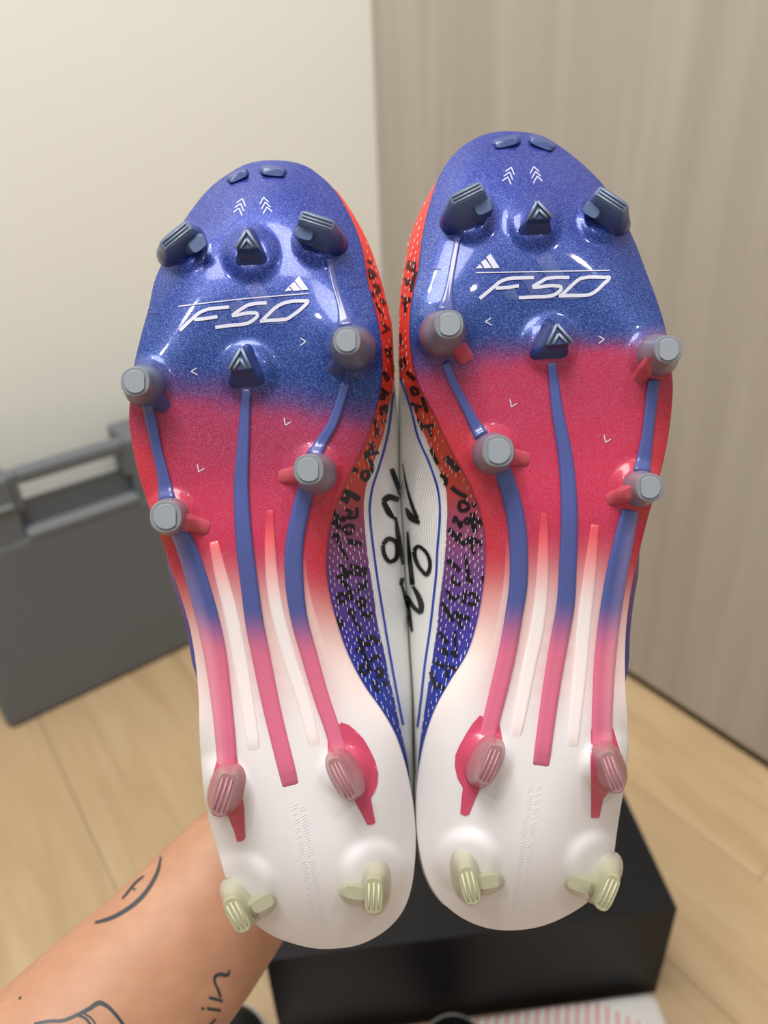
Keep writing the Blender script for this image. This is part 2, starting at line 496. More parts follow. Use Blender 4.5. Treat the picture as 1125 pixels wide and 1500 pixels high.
BLUE = np.array(lin(26, 40, 138)); BLUE2 = np.array(lin(22, 52, 126)); RED = np.array(lin(196, 45, 76)); RED2 = np.array(lin(196, 44, 54)); WHITE = np.array(lin(232, 228, 229))
PALE = np.array(lin(244, 222, 214)); MAUVE = np.array(lin(108, 46, 100)); CRIMSON = np.array(lin(150, 40, 76))


def mixc(a, b, t):
    t = np.asarray(t)[..., None]
    return a * (1 - t) + b * t


def sole_colour(b, x, y):
    x = np.asarray(x, float); y = np.asarray(y, float)
    yy = np.clip(y, b.y0, b.y1); xl, xr = b.xl(yy), b.xr(yy)
    t = (2 * x - xl - xr) / np.maximum(xr - xl, 1e-3)
    m = t * b.med                            # +1 on the medial edge
    nz_ = np.array([mnoise.noise(Vector((p * 0.02, q * 0.02, 0.0))) for p, q in zip(x.ravel(), y.ravel())]).reshape(x.shape)
    if b.med > 0:
        c1 = 592 + 26 * m + 10 * nz_; w1 = 60
    else:
        c1 = 514 + 30 * np.clip(m, -0.3, 1) + 10 * nz_; w1 = 40 + 30 * np.clip(m, 0, 1)
    k = sstep(c1 - w1, c1 + w1, y)
    top = mixc(BLUE, BLUE2, sstep(b.y0 + 60, c1 - 40, y))
    c = mixc(top, MAUVE, sstep(0, 0.6, k)); c = mixc(c, RED, sstep(0.35, 1.0, k))
    c = mixc(c, CRIMSON, (0.75 if b.med > 0 else 0.4) * sstep(0.5, 1, k) * sstep(c1 + 190, c1 + 20, y))
    c = mixc(c, CRIMSON, 0.5 * sstep(0.6, 1.0, np.abs(t)) * sstep(0.5, 1, k) * sstep(c1 + 220, c1 + 60, y))
    c = mixc(c, RED2, sstep(0.55, 0.95, np.abs(t)) * sstep(c1, c1 + 120, y))
    c2 = (918 if b.med > 0 else 900) - 30 * (np.abs(t) < 0.75) + 8 * nz_
    k2 = sstep(c2 - 95, c2 + 75, y)
    c = mixc(c, PALE, k2); c = mixc(c, WHITE, sstep(c2 + 40, c2 + 200, y))
    # pink haze of the sprayed ribs
    for rb in b.ribs:
        P = rb['s']
        d = np.min(np.hypot(x[..., None] - P[::3, 0], y[..., None] - P[::3, 1]), -1)
        c = mixc(c, np.array(lin(206, 158, 162)), 0.75 * np.exp(-(d / 26) ** 2) * sstep(c2 - 40, c2 + 60, y) * sstep(1120, 960, y))
    return c


# ribs: centre line (x, y, width)
BL.ribs = [dict(p=p) for p in (
    [(361, 566, 13), (357, 640, 18), (353.5, 709, 23), (357, 786, 26), (366, 862, 27), (374, 920, 28), (380, 950, 28), (397, 1033, 27), (427, 1155, 26)],
    [(507, 560, 14), (498, 590, 14), (487, 621, 15), (473, 644, 17), (458, 670, 24)],
    [(452, 705, 26), (440, 750, 27), (431, 800, 28), (431, 850, 28), (438, 905, 26), (452, 957, 25), (469, 1016, 24), (491, 1082, 24), (499, 1112, 26)],
    [(216, 590, 18), (222, 620, 17), (229, 655, 16), (240, 702, 19), (245, 735, 28)],
    [(258, 770, 26), (272, 800, 30), (287, 845, 33), (301, 895, 35), (313, 947, 35), (323, 1016, 32), (330, 1082, 31), (333, 1125, 30)],
    [(482, 378, 9), (490, 415, 10), (501, 453, 14), (506, 478, 26)])]
BR.ribs = [dict(p=p) for p in (
    [(808, 528, 13), (816, 597, 18), (829, 675, 23), (834, 754, 26), (832, 824, 27), (828, 891, 28), (821, 930, 28), (812, 981, 27), (799, 1070, 26), (792, 1126, 26)],
    [(652, 530, 14), (662, 556, 14), (674, 580, 14), (691, 613, 16), (706, 640, 24)],
    [(735, 685, 26), (748, 725, 27), (757, 770, 28), (760, 812, 28), (759, 860, 28), (753, 900, 27), (743, 957, 27), (731, 1009, 27), (720, 1054, 26), (713, 1085, 26)],
    [(958, 555, 18), (953, 600, 18), (949, 635, 18), (944, 668, 22), (940, 695, 28)],
    [(924, 745, 26), (912, 800, 31), (902, 850, 33), (894, 900, 33), (887, 960, 33), (883, 1026, 32), (882, 1070, 32), (883, 1100, 32)],
    [(671, 346, 9), (664, 385, 10), (657, 428, 14), (653, 455, 26)])]
for b in (BL, BR):
    for rb in b.ribs:
        rb['s'] = spline(rb['p'], 60)
BL.bars = [[(312, 790, 12), (323, 840, 17), (336, 890, 19), (351, 964, 20), (362, 1030, 19), (369, 1075, 18), (373, 1105, 16)],
           [(396, 740, 10), (395.5, 790, 14), (399, 850, 17), (405, 890, 18), (424, 964, 18), (447, 1035, 18), (463, 1100, 16)]]
BR.bars = [[(797, 745, 10), (796, 800, 14), (793, 870, 18), (787, 920, 19), (774, 981, 19), (761, 1050, 17), (754, 1085, 14)],
           [(872, 765, 11), (864, 840, 17), (857, 900, 19), (849, 990, 19), (842, 1060, 17), (839, 1100, 14)]]

# ------------------------------------------------------------------ boot materials
m_sole = material('pearl_sole_plastic', lin(200, 60, 90), 0.36, Coat_Weight=0.35, Coat_Roughness=0.06, Specular_IOR_Level=0.35)
vc = N(m_sole, 'ShaderNodeVertexColor', layer_name='tint')
tc = N(m_sole, 'ShaderNodeTexCoord')
vo = N(m_sole, 'ShaderNodeTexVoronoi'); vo.inputs['Scale'].default_value = 3600
L(m_sole, tc.outputs['Object'], vo.inputs['Vector'])
sepc = N(m_sole, 'ShaderNodeSeparateColor'); L(m_sole, vc.outputs[0], sepc.inputs[0])
inv = N(m_sole, 'ShaderNodeMapRange'); inv.inputs[1].default_value = 0.55; inv.inputs[2].default_value = 0.05; inv.inputs[3].default_value = 0.02; inv.inputs[4].default_value = 1.0
L(m_sole, sepc.outputs[0], inv.inputs[0])           # flakes fade where the plastic turns white
sv = N(m_sole, 'ShaderNodeSeparateColor'); L(m_sole, vo.outputs['Color'], sv.inputs[0])
fl = N(m_sole, 'ShaderNodeMapRange'); fl.inputs[1].default_value = 0.6; fl.inputs[2].default_value = 1.0; fl.inputs[3].default_value = 0.0; fl.inputs[4].default_value = 0.30
L(m_sole, sv.outputs[0], fl.inputs[0])
gm = N(m_sole, 'ShaderNodeMapRange'); gm.inputs[1].default_value = 0.30; gm.inputs[2].default_value = 0.05; gm.inputs[3].default_value = 0.0; gm.inputs[4].default_value = 1.0
L(m_sole, sepc.outputs[1], gm.inputs[0])
im = N(m_sole, 'ShaderNodeMapRange'); im.inputs[3].default_value = 0.40; im.inputs[4].default_value = 1.0; L(m_sole, inv.outputs[0], im.inputs[0])
gi = N(m_sole, 'ShaderNodeMath', operation='MULTIPLY'); L(m_sole, gm.outputs[0], gi.inputs[0]); L(m_sole, im.outputs[0], gi.inputs[1])
mu = N(m_sole, 'ShaderNodeMath', operation='MULTIPLY'); L(m_sole, fl.outputs[0], mu.inputs[0]); L(m_sole, gi.outputs[0], mu.inputs[1])
mx = N(m_sole, 'ShaderNodeMixRGB'); L(m_sole, mu.outputs[0], mx.inputs[0]); L(m_sole, vc.outputs[0], mx.inputs[1]); mx.inputs[2].default_value = lin(150, 185, 245)
L(m_sole, mx.outputs[0], bsdf(m_sole).inputs['Base Color'])
me_ = N(m_sole, 'ShaderNodeMath', operation='MULTIPLY'); me_.inputs[1].default_value = 0.25; L(m_sole, inv.outputs[0], me_.inputs[0]); L(m_sole, me_.outputs[0], bsdf(m_sole).inputs['Metallic'])
nmx = N(m_sole, 'ShaderNodeMath', operation='MULTIPLY'); L(m_sole, sv.outputs[1], nmx.inputs[0]); L(m_sole, inv.outputs[0], nmx.inputs[1])
add_bump(m_sole, nmx.outputs[0], 0.14, 0.0001)

m_rib = material('rib_plastic', lin(80, 90, 160), 0.3, Coat_Weight=0.4, Coat_Roughness=0.1)
vc = N(m_rib, 'ShaderNodeVertexColor', layer_name='tint'); L(m_rib, vc.outputs[0], bsdf(m_rib).inputs['Base Color'])
m_bar = material('milky_white_plastic', lin(246, 230, 226), 0.35, Coat_Weight=0.3)
vc = N(m_bar, 'ShaderNodeVertexColor', layer_name='tint'); L(m_bar, vc.outputs[0], bsdf(m_bar).inputs['Base Color'])
m_print = material('white_print', lin(206, 206, 224), 0.4)
m_heeltext = material('heel_relief', lin(240, 237, 238), 0.35)
m_groove = material('mould_line', lin(40, 45, 110), 0.4)


def stud_mat(name, col, tr, rough=0.32):
    m = material(name, col, rough, Transmission_Weight=tr, IOR=1.42, Coat_Weight=0.25, Coat_Roughness=0.12)
    v = N(m, 'ShaderNodeVertexColor', layer_name='tint'); nz_ = N(m, 'ShaderNodeTexNoise'); nz_.inputs['Scale'].default_value = 500
    r_ = ramp(m, [(0.35, (0.8, 0.8, 0.8, 1)), (0.65, (1, 1, 1, 1))]); L(m, nz_.outputs[0], r_.inputs[0])
    x_ = N(m, 'ShaderNodeMixRGB', blend_type='MULTIPLY'); x_.inputs[0].default_value = 1.0
    L(m, v.outputs[0], x_.inputs[1]); L(m, r_.outputs[0], x_.inputs[2]); L(m, x_.outputs[0], bsdf(m).inputs['Base Color'])
    return m


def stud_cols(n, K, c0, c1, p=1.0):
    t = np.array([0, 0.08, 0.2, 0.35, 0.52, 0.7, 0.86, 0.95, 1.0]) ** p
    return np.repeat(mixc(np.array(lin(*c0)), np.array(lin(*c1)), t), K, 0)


def flat_cols(n, c):
    return np.tile(np.array(lin(*c)), (n, 1))


m_st_toe = stud_mat('smoky_blue_stud', lin(98, 122, 168), 0.08)
m_st_mid = stud_mat('smoky_grey_stud', lin(172, 180, 190), 0.3)
m_st_pink = stud_mat('rosy_stud', lin(206, 160, 164), 0.35)
m_st_heel = stud_mat('pale_yellow_stud', lin(214, 212, 184), 0.3)
m_fin_b = stud_mat('blue_fin', lin(74, 84, 150), 0.2)
m_fin_r = stud_mat('coral_fin', lin(226, 110, 122), 0.25)
m_rdg_b = material('stud_ridge_blue', lin(142, 156, 176), 0.35)
m_rdg_g = material('stud_ridge_grey', lin(150, 158, 168), 0.4)
nz = N(m_rdg_g, 'ShaderNodeTexNoise'); nz.inputs['Scale'].default_value = 900
rp = ramp(m_rdg_g, [(0.35, lin(118, 126, 138)), (0.65, lin(172, 178, 186))]); L(m_rdg_g, nz.outputs[0], rp.inputs[0]); L(m_rdg_g, rp.outputs[0], bsdf(m_rdg_g).inputs['Base Color'])
m_rdg_p = material('stud_ridge_rosy', lin(188, 132, 142), 0.35)
m_rdg_y = material('stud_ridge_yellow', lin(200, 198, 165), 0.35)
m_pinkpatch = material('pink_patch', lin(204, 72, 104), 0.3, Coat_Weight=0.4)

m_grad = material('gradient_knit', lin(220, 70, 40), 0.55)
vc = N(m_grad, 'ShaderNodeVertexColor', layer_name='tint'); L(m_grad, vc.outputs[0], bsdf(m_grad).inputs['Base Color'])
nz = N(m_grad, 'ShaderNodeTexNoise'); nz.inputs['Scale'].default_value = 2200
add_bump(m_grad, nz.outputs[0], 0.3, 0.0003)
m_knit = material('white_ribbed_knit', lin(238, 238, 232), 0.75)
tc = N(m_knit, 'ShaderNodeTexCoord'); sep = N(m_knit, 'ShaderNodeSeparateXYZ'); L(m_knit, tc.outputs['UV'], sep.inputs[0])
mu = N(m_knit, 'ShaderNodeMath', operation='MULTIPLY'); mu.inputs[1].default_value = 2 * math.pi / 0.0014; L(m_knit, sep.outputs[0], mu.inputs[0])
sn = N(m_knit, 'ShaderNodeMath', operation='SINE'); L(m_knit, mu.outputs[0], sn.inputs[0])
mu2 = N(m_knit, 'ShaderNodeMath', operation='MULTIPLY'); mu2.inputs[1].default_value = 2 * math.pi / 0.0009; L(m_knit, sep.outputs[1], mu2.inputs[0])
sn2 = N(m_knit, 'ShaderNodeMath', operation='SINE'); L(m_knit, mu2.outputs[0], sn2.inputs[0])
sc2 = N(m_knit, 'ShaderNodeMath', operation='MULTIPLY'); sc2.inputs[1].default_value = 0.3; L(m_knit, sn2.outputs[0], sc2.inputs[0])
sm = N(m_knit, 'ShaderNodeMath', operation='ADD'); L(m_knit, sn.outputs[0], sm.inputs[0]); L(m_knit, sc2.outputs[0], sm.inputs[1])
mr = N(m_knit, 'ShaderNodeMapRange'); mr.inputs[1].default_value = -1.3; mr.inputs[2].default_value = 1.0
L(m_knit, sm.outputs[0], mr.inputs[0])
rp = ramp(m_knit, [(0.0, lin(224, 224, 219)), (0.5, lin(240, 240, 235)), (1.0, lin(247, 247, 243))]); L(m_knit, mr.outputs[0], rp.inputs[0])
L(m_knit, rp.outputs[0], bsdf(m_knit).inputs['Base Color'])
add_bump(m_knit, sm.outputs[0], 0.35, 0.0003)
m_ink = material('black_ink', lin(16, 16, 18), 0.5)
m_dash = material('pale_stitch', lin(222, 208, 218), 0.6)
m_bline = material('blue_piping', lin(28, 60, 178), 0.45)
m_interior = material('shaded_interior', lin(40, 42, 52), 0.9)  # paints the shade inside the boot onto a flat disc

# ------------------------------------------------------------------ medial curves of the uppers
BL.sil = pchip([234, 250, 265, 280, 318, 356, 394, 438, 479, 523, 561, 590, 640, 693, 733, 787, 833, 887, 940, 993, 1080, 1150, 1200, 1250, 1320, 1400],
               [440, 462, 480, 493, 519, 539, 553, 565, 574, 576.5, 578, 581, 583.5, 585, 587, 590.7, 592.5, 597, 599, 602.7, 605, 607, 606, 602, 588, 560])
BL.bnd = pchip([234, 545, 565, 594, 632, 680, 711, 740, 767, 800, 840, 864, 913, 953, 987, 1017, 1060, 1110, 1200],
               [440, 577, 576, 570, 563, 546.6, 537, 533, 534, 537, 542.5, 546.6, 553, 562.6, 569, 576, 585, 596, 604])
BL.bline = [(576, 575), (566.7, 640), (554.7, 684), (545, 714.7), (541, 746.7), (542.7, 773), (546.7, 806.7), (552.5, 850), (556, 872), (562.7, 913), (570.7, 960), (581, 1017), (590, 1062)]
BR.sil = pchip([192, 215, 240, 262, 280, 306, 342, 388, 435, 485, 532, 560, 590, 640, 693, 733, 787, 833, 887, 940, 993, 1080, 1150, 1200, 1250, 1320, 1400],
               [706, 680, 660, 643, 632, 618, 603, 593, 586, 584, 584, 584.5, 583, 583.5, 585, 587, 590.7, 592.5, 597, 599, 602.7, 605, 607, 610, 616, 640, 670])
BR.bnd = pchip([192, 520, 542, 570, 609, 640, 667, 691, 715, 740, 773, 807, 840, 873, 927, 980, 1019, 1110, 1200],
               [706, 583, 583.5, 594.5, 609, 623, 634, 644.7, 652.7, 655, 654, 652, 649, 644.7, 639, 631, 625, 613, 611])
BR.bline = [(587, 553.5), (602, 596), (613, 640), (628.7, 676), (641, 713), (645, 744), (644, 773), (641, 806.7), (639.5, 840), (636, 873), (630.7, 920), (623, 973), (618, 1018), (612, 1065)]


def upper_colour(y):
    st = [(200, (236, 76, 66)), (520, (232, 66, 44)), (690, (222, 78, 46)), (725, (196, 74, 72)), (770, (150, 76, 112)), (860, (98, 64, 136)), (930, (62, 52, 148)), (990, (28, 54, 160)), (1150, (20, 52, 158))]
    ys_ = [s[0] for s in st]
    cs = np.array([lin(*s[1]) for s in st])
    return np.stack([np.interp(y, ys_, cs[:, k]) for k in range(4)], -1)


# ------------------------------------------------------------------ decal tools
def ribbon(pts, width, proj, n=None, lift=0.00015):
    """strip of a given pixel width along a pixel polyline, laid on a surface by proj(x, y, lift)"""
    P = np.asarray(pts, float)
    if P.shape[1] == 2:
        wd = np.atleast_1d(np.asarray(width, float)); wd = np.interp(np.linspace(0, 1, len(P)), np.linspace(0, 1, len(wd)), wd)
        P = np.column_stack([P, wd])
    ln = np.sum(np.linalg.norm(np.diff(P[:, :2], axis=0), axis=1))
    n = n or max(3, int(ln / 2.2) + 2)
    Q = spline(P, n)
    T = np.gradient(Q[:, :2], axis=0); T /= np.maximum(np.linalg.norm(T, axis=1), 1e-6)[:, None]
    Nn = np.column_stack([-T[:, 1], T[:, 0]])
    vs_, fs = [], []
    for k in range(n):
        for s in (-1, 0, 1):
            q = Q[k, :2] + Nn[k] * s * Q[k, 2] / 2
            vs_.append(proj(q[0], q[1], lift))
    for k in range(n - 1):
        for s in (0, 1):
            a = 3 * k + s
            quad = (a, a + 1, a + 4, a + 3)
            if all(vs_[i] is not None for i in quad):
                fs.append(quad)
    vs_ = [v if v is not None else np.zeros(3) for v in vs_]
    return vs_, fs


def poly_patch(pts, proj, step=6.0, lift=0.0002):
    bm = bmesh.new()
    f = bm.faces.new([bm.verts.new((p[0], p[1], 0)) for p in pts])
    x0, x1 = min(p[0] for p in pts), max(p[0] for p in pts); y0, y1 = min(p[1] for p in pts), max(p[1] for p in pts)
    for q in np.arange(x0 + step, x1, step):
        bmesh.ops.bisect_plane(bm, geom=bm.verts[:] + bm.edges[:] + bm.faces[:], plane_co=(q, 0, 0), plane_no=(1, 0, 0))
    for q in np.arange(y0 + step, y1, step):
        bmesh.ops.bisect_plane(bm, geom=bm.verts[:] + bm.edges[:] + bm.faces[:], plane_co=(0, q, 0), plane_no=(0, 1, 0))
    bmesh.ops.triangulate(bm, faces=bm.faces[:])
    bm.verts.index_update()
    P2 = [(v.co.x, v.co.y) for v in bm.verts]
    fs = [[v.index for v in f.verts] for f in bm.faces]
    bm.free()
    return [proj(p[0], p[1], lift) for p in P2], fs, P2


def merge(parts):
    V, Fc = [], []
    for v, f in parts:
        o = len(V); V.extend(v); Fc.extend([[i + o for i in q] for q in f])
    used = sorted({i for q in Fc for i in q}); mp_ = {i: k for k, i in enumerate(used)}
    return [V[i] for i in used], [[mp_[i] for i in q] for q in Fc]


def zz(ox, oy, s, pts):
    return [(ox + p[0] / s, oy + p[1] / s) + tuple(p[2:]) for p in pts]


# ------------------------------------------------------------------ stud builder
def superell(a, b_, ang, n=2.0, K=36):
    th = np.linspace(0, 2 * math.pi, K, endpoint=False)
    c, s = np.cos(th), np.sin(th)
    x = a * np.sign(c) * np.abs(c) ** (2 / n); y = b_ * np.sign(s) * np.abs(s) ** (2 / n)
    A = math.radians(ang)
    return np.column_stack([x * math.cos(A) - y * math.sin(A), x * math.sin(A) + y * math.cos(A)])


def tri_shape(P, rnd, K=36):
    """rounded polygon sampled by angle about its centroid"""
    P = np.asarray(P, float); c = P.mean(0); Q = P - c
    pts = []
    for i in range(len(Q)):
        a, b_, d = Q[i - 1], Q[i], Q[(i + 1) % len(Q)]
        e1 = b_ + (a - b_) * rnd; e2 = b_ + (d - b_) * rnd
        for t in np.linspace(0, 1, 8):
            pts.append((1 - t) ** 2 * e1 + 2 * t * (1 - t) * b_ + t * t * e2)
    pts = np.array(pts + [pts[0]])
    s = np.concatenate([[0], np.cumsum(np.linalg.norm(np.diff(pts, axis=0), axis=1))])
    q = np.linspace(0, s[-1], K, endpoint=False)
    out = np.column_stack([np.interp(q, s, pts[:, 0]), np.interp(q, s, pts[:, 1])])
    ang = np.arctan2(out[:, 1], out[:, 0]); i0 = np.argmin(np.abs(ang)); out = np.roll(out, -i0, 0)
    if np.sum(out[:, 0] * np.roll(out[:, 1], -1) - out[:, 1] * np.roll(out[:, 0], -1)) < 0:
        out = np.roll(out[::-1], 1, 0)
    return c, out


def stud_mesh(b, bc, bs, tc_, ts, h, flare=1.8, sink=0.0008):
    """loft from a base outline hugging the sole to a tip outline h metres nearer the viewer; pixels at the sole"""
    bc, tc_ = np.asarray(bc, float), np.asarray(tc_, float)
    zb = Z0 + float(relief(b, bc[0], bc[1]))
    layers = [0, 0.08, 0.2, 0.35, 0.52, 0.7, 0.86, 0.95, 1.0]
    V, Fc = [], []
    K = len(bs)
    for i, t in enumerate(layers):
        e = 1 - (1 - t) ** flare
        ctr = bc + (tc_ - bc) * (0.35 * e + 0.65 * t)
        sh = bs + (ts - bs) * e
        if t >= 0.95:
            sh = ts * (0.99 if t < 1 else 0.93)
        for k in range(K):
            q = ctr + sh[k]
            zs = Z0 + float(relief(b, q[0], q[1])) + sink
            zt = zb - h * t
            k_ = min(1.0, t / 0.2); z = zs * (1 - k_) + zt * k_
            V.append(px(q[0], q[1], z))
    for i in range(len(layers) - 1):
        for k in range(K):
            Fc.append((i * K + k, i * K + (k + 1) % K, (i + 1) * K + (k + 1) % K, (i + 1) * K + k))
    o = len(V) - K
    Fc.append([o + k for k in range(K)]); Fc.append([K - 1 - k for k in range(K)])
    return V, Fc, zb - h


def ridge_mesh(lines, z, lift=0.0005, wd=3.2):
    """small raised bars on a stud tip; lines in pixels, at depth z"""
    parts = []
    for a, c in lines:
        a, c = np.asarray(a, float), np.asarray(c, float); t = (c - a) / np.linalg.norm(c - a); n = np.array([-t[1], t[0]])
        V = []
        for zl, k in ((z + 0.0003, 0.6), (z - lift, 0.34)):
            for p, q in ((a, -1), (a, 1), (c, 1), (c, -1)):
                V.append(px(*(p + n * q * wd * k), zl))
        parts.append((V, [(0, 1, 2, 3), (4, 5, 6, 7), (0, 1, 5, 4), (1, 2, 6, 5), (2, 3, 7, 6), (3, 0, 4, 7)]))
    return merge(parts)


def fin_mesh(b, a, c, wa, wc, h0, h1):
    """sloping buttress from a (height h0) to c (height h1)"""
    Q = spline([(a[0], a[1]), (c[0], c[1])], 9)
    t = (Q[-1] - Q[0]) / np.linalg.norm(Q[-1] - Q[0]); n = np.array([-t[1], t[0]])
    V, Fc = [], []
    prof = [(-1.0, -0.1), (-0.8, 0.6), (-0.45, 0.97), (0, 1.0), (0.45, 0.97), (0.8, 0.6), (1.0, -0.1)]
    K = len(prof)
    for i, q in enumerate(Q):
        s = i / 8; wd = wa + (wc - wa) * s; hh = h0 + (h1 - h0) * s ** 0.8
        if i == 8:
            wd *= 0.8; hh *= 0.5
        for u, v in prof:
            p = q + n * u * wd / 2
            V.append(S3(b, p[0], p[1], hh * v))
    for i in range(8):
        for k in range(K - 1):
            Fc.append((i * K + k, i * K + k + 1, (i + 1) * K + k + 1, (i + 1) * K + k))
    Fc.append(list(range(K))); Fc.append([8 * K + k for k in range(K)])
    return V, Fc


# per boot stud tables, all in photograph pixels
BL.toeblades = [dict(base=(266, 362), ba=(40, 27, -35), tip=((238, 361), (277, 329)), fin=((268, 352), (290, 358))),
                dict(base=(470, 350), ba=(42, 26, 22), tip=((440, 315), (488, 331)), fin=((462, 336), (446, 342)))]
BR.toeblades = [dict(base=(683, 318), ba=(42, 26, -25), tip=((662, 294), (706, 272)), fin=((688, 296), (708, 304))),
                dict(base=(887, 318), ba=(40, 27, 35), tip=((876, 279), (917, 306)), fin=((892, 305), (866, 308)))]
BL.arrows = [dict(base=[(366, 318), (405, 400), (336, 402)], apex=(361, 334), l=(345, 364), r=(378, 362), m='b'),
             dict(base=[(363, 487), (403, 572), (325, 576)], apex=(353, 507), l=(335, 541), r=(367, 539), m='b')]
BR.arrows = [dict(base=[(788, 286), (816, 352), (744, 356)], apex=(787, 292), l=(774, 320), r=(809, 318), m='b'),
             dict(base=[(802, 450), (842, 530), (762, 534)], apex=(816, 472), l=(802, 505), r=(839, 501), m='b')]
BL.rounds = [dict(base=(517, 511), rb=36, tip=(508, 499), rt=21, fin=((505, 520), (487, 547)), fw=(22, 18), fm='b', h=.0115),
             dict(base=(213, 565), rb=33, tip=(198, 559), rt=22, fin=((218, 572), (244, 600)), fw=(22, 16), fm='b', h=.0115),
             dict(base=(463, 694), rb=33, tip=(452, 688), rt=23, fin=((452, 693), (408, 699)), fw=(24, 15), fm='r', h=.011),
             dict(base=(250, 757), rb=30, tip=(243, 757), rt=24, fin=((256, 761), (306, 774)), fw=(26, 16), fm='r', h=.011)]
BR.rounds = [dict(base=(648, 490), rb=36, tip=(658, 475), rt=22, fin=((660, 492), (686, 530)), fw=(22, 18), fm='r', h=.0115),
             dict(base=(962, 521), rb=33, tip=(979, 512), rt=21, fin=((955, 528), (934, 559)), fw=(22, 16), fm='r', h=.0115),
             dict(base=(722, 665), rb=33, tip=(730, 661), rt=24, fin=((728, 667), (776, 673)), fw=(26, 15), fm='r', h=.011),
             dict(base=(936, 716), rb=29, tip=(952, 714), rt=21, fin=((928, 720), (889, 733)), fw=(24, 14), fm='r', h=.011)]
BL.ovals = [dict(base=(507, 1133), ba=(42, 26, 62), tip=((489, 1116), (514, 1167)), w=23, m='p'),
            dict(base=(333, 1155), ba=(42, 28, 105), tip=((334, 1138), (319, 1190)), w=28, m='p'),
            dict(base=(355, 1318), ba=(40, 27, 55), tip=((337, 1322), (357, 1360)), w=28, m='y', fin=((362, 1336), (392, 1320), 30, 24), top=(346, 1300)),
            dict(base=(550, 1297), ba=(44, 24, 92), tip=((548, 1292), (547, 1333)), w=28, m='y', fin=((545, 1312), (512, 1307), 30, 24))]
BR.ovals = [dict(base=(710, 1115), ba=(42, 26, 115), tip=((727, 1097), (708, 1144)), w=25, m='p'),
            dict(base=(890, 1122), ba=(42, 26, 70), tip=((889, 1107), (906, 1156)), w=24, m='p'),
            dict(base=(683, 1280), ba=(44, 24, 80), tip=((683, 1276), (693, 1320)), w=28, m='y', fin=((692, 1296), (723, 1291), 30, 24)),
            dict(base=(882, 1285), ba=(42, 26, 115), tip=((899, 1288), (882, 1328)), w=26, m='y', fin=((880, 1306), (838, 1293), 30, 26))]

BL.pink = [[(480, 1100), (480, 1080), (500, 1058), (511, 1062), (522, 1071), (533, 1083), (543, 1100), (550, 1116), (554, 1132), (553, 1148), (549, 1160), (543, 1169), (547, 1190), (550, 1205), (545, 1208), (538, 1208), (530, 1192), (518, 1170), (500, 1160), (488, 1130)],
           [(318, 1112), (346, 1106), (351, 1125), (353, 1150), (357, 1180), (358, 1205), (359, 1228), (355, 1232), (347, 1233), (343, 1218), (334, 1196), (322, 1185), (308, 1172), (309, 1150), (313, 1130)]]
BR.pink = [[(703, 1048), (732, 1060), (736, 1085), (726, 1125), (712, 1150), (703, 1155), (693, 1178), (687, 1193), (681, 1195), (674, 1192), (676, 1170), (678, 1154), (670, 1140), (666, 1122), (667, 1106), (673, 1092), (682, 1076), (692, 1060)],
           [(866, 1068), (898, 1066), (908, 1100), (914, 1140), (895, 1158), (884, 1170), (878, 1198), (866, 1198), (866, 1150), (865, 1110)]]

BL.logo = dict(o=(250, 370, 4.891), line=[(55, 385), (480, 335), (990, 292)],
               stripes=[[(815, 278), (845, 243), (868, 271)], [(850, 238), (885, 208), (935, 270), (880, 274)], [(888, 200), (918, 168), (988, 265), (940, 270)]],
               strokes=[[(66, 558), (150, 478), (215, 426), (275, 404), (345, 396), (418, 390)], [(168, 480), (250, 472), (335, 458)],
                        [(688, 360), (600, 366), (555, 376), (515, 398), (450, 444), (440, 452), (455, 450), (590, 432), (618, 436), (622, 448), (592, 482), (560, 502), (525, 512), (440, 520), (320, 536)],
                        [(652, 490), (690, 452), (760, 388), (800, 366), (850, 352), (960, 346), (984, 346), (980, 356), (955, 384), (870, 452), (835, 474), (800, 480), (690, 487), (640, 492)]],
               emboss=[[(535, 240), (625, 195), (845, 510), (690, 515)], [(415, 385), (500, 330), (640, 515), (505, 525)], [(310, 515), (380, 440), (455, 535), (330, 548)]])
BR.logo = dict(o=(680, 350, 4.6875), line=[(80, 232), (450, 225), (1000, 215)],
               stripes=[[(78, 203), (108, 172), (128, 201)], [(115, 160), (145, 138), (190, 199), (140, 203)], [(150, 125), (180, 100), (243, 199), (200, 203)]],
               strokes=[[(106, 410), (200, 332), (250, 292), (310, 272), (390, 267), (478, 265)], [(215, 338), (290, 334), (375, 321)],
                        [(722, 264), (610, 266), (565, 272), (530, 292), (478, 324), (470, 331), (485, 331), (635, 323), (662, 328), (666, 340), (640, 370), (612, 386), (580, 393), (480, 398), (375, 403)],
                        [(662, 390), (700, 356), (760, 300), (795, 274), (840, 264), (970, 264), (998, 264), (994, 274), (962, 304), (890, 368), (860, 382), (830, 386), (720, 388), (650, 391)]],
               emboss=[[(490, 140), (590, 95), (800, 415), (660, 415)], [(380, 255), (470, 205), (640, 412), (480, 415)], [(262, 370), (340, 330), (385, 415), (300, 420)]])
BL.marks = [((284, 544), '<'), ((444, 500), '>'), ((420, 618), 'v'), ((293, 686), 'v')]
BR.marks = [((715, 471), '<'), ((881, 497), '>'), ((751, 591), 'v'), ((889, 643), 'v')]
BL.heeltext = ((442, 1178), (474, 1362)); BR.heeltext = ((778, 1150), (752, 1338))
BL.chev = [((351, 302), 1), ((390, 300), -1)]; BR.chev = [((745, 256), 1), ((786, 255), -1)]
BL.toebumps = [((348, 259), 28, 10, -25), ((400, 252), 32, 11, 7)]
BR.toebumps = [((742, 209), 34, 11, -14), ((794, 211), 34, 11, 22)]
BL.ticks = [[(511, 421), (530, 421)], [(216, 460), (234, 459)], [(198, 664), (210, 662)], [(313, 1228), (327, 1225)], [(566, 1195), (586, 1184)]]
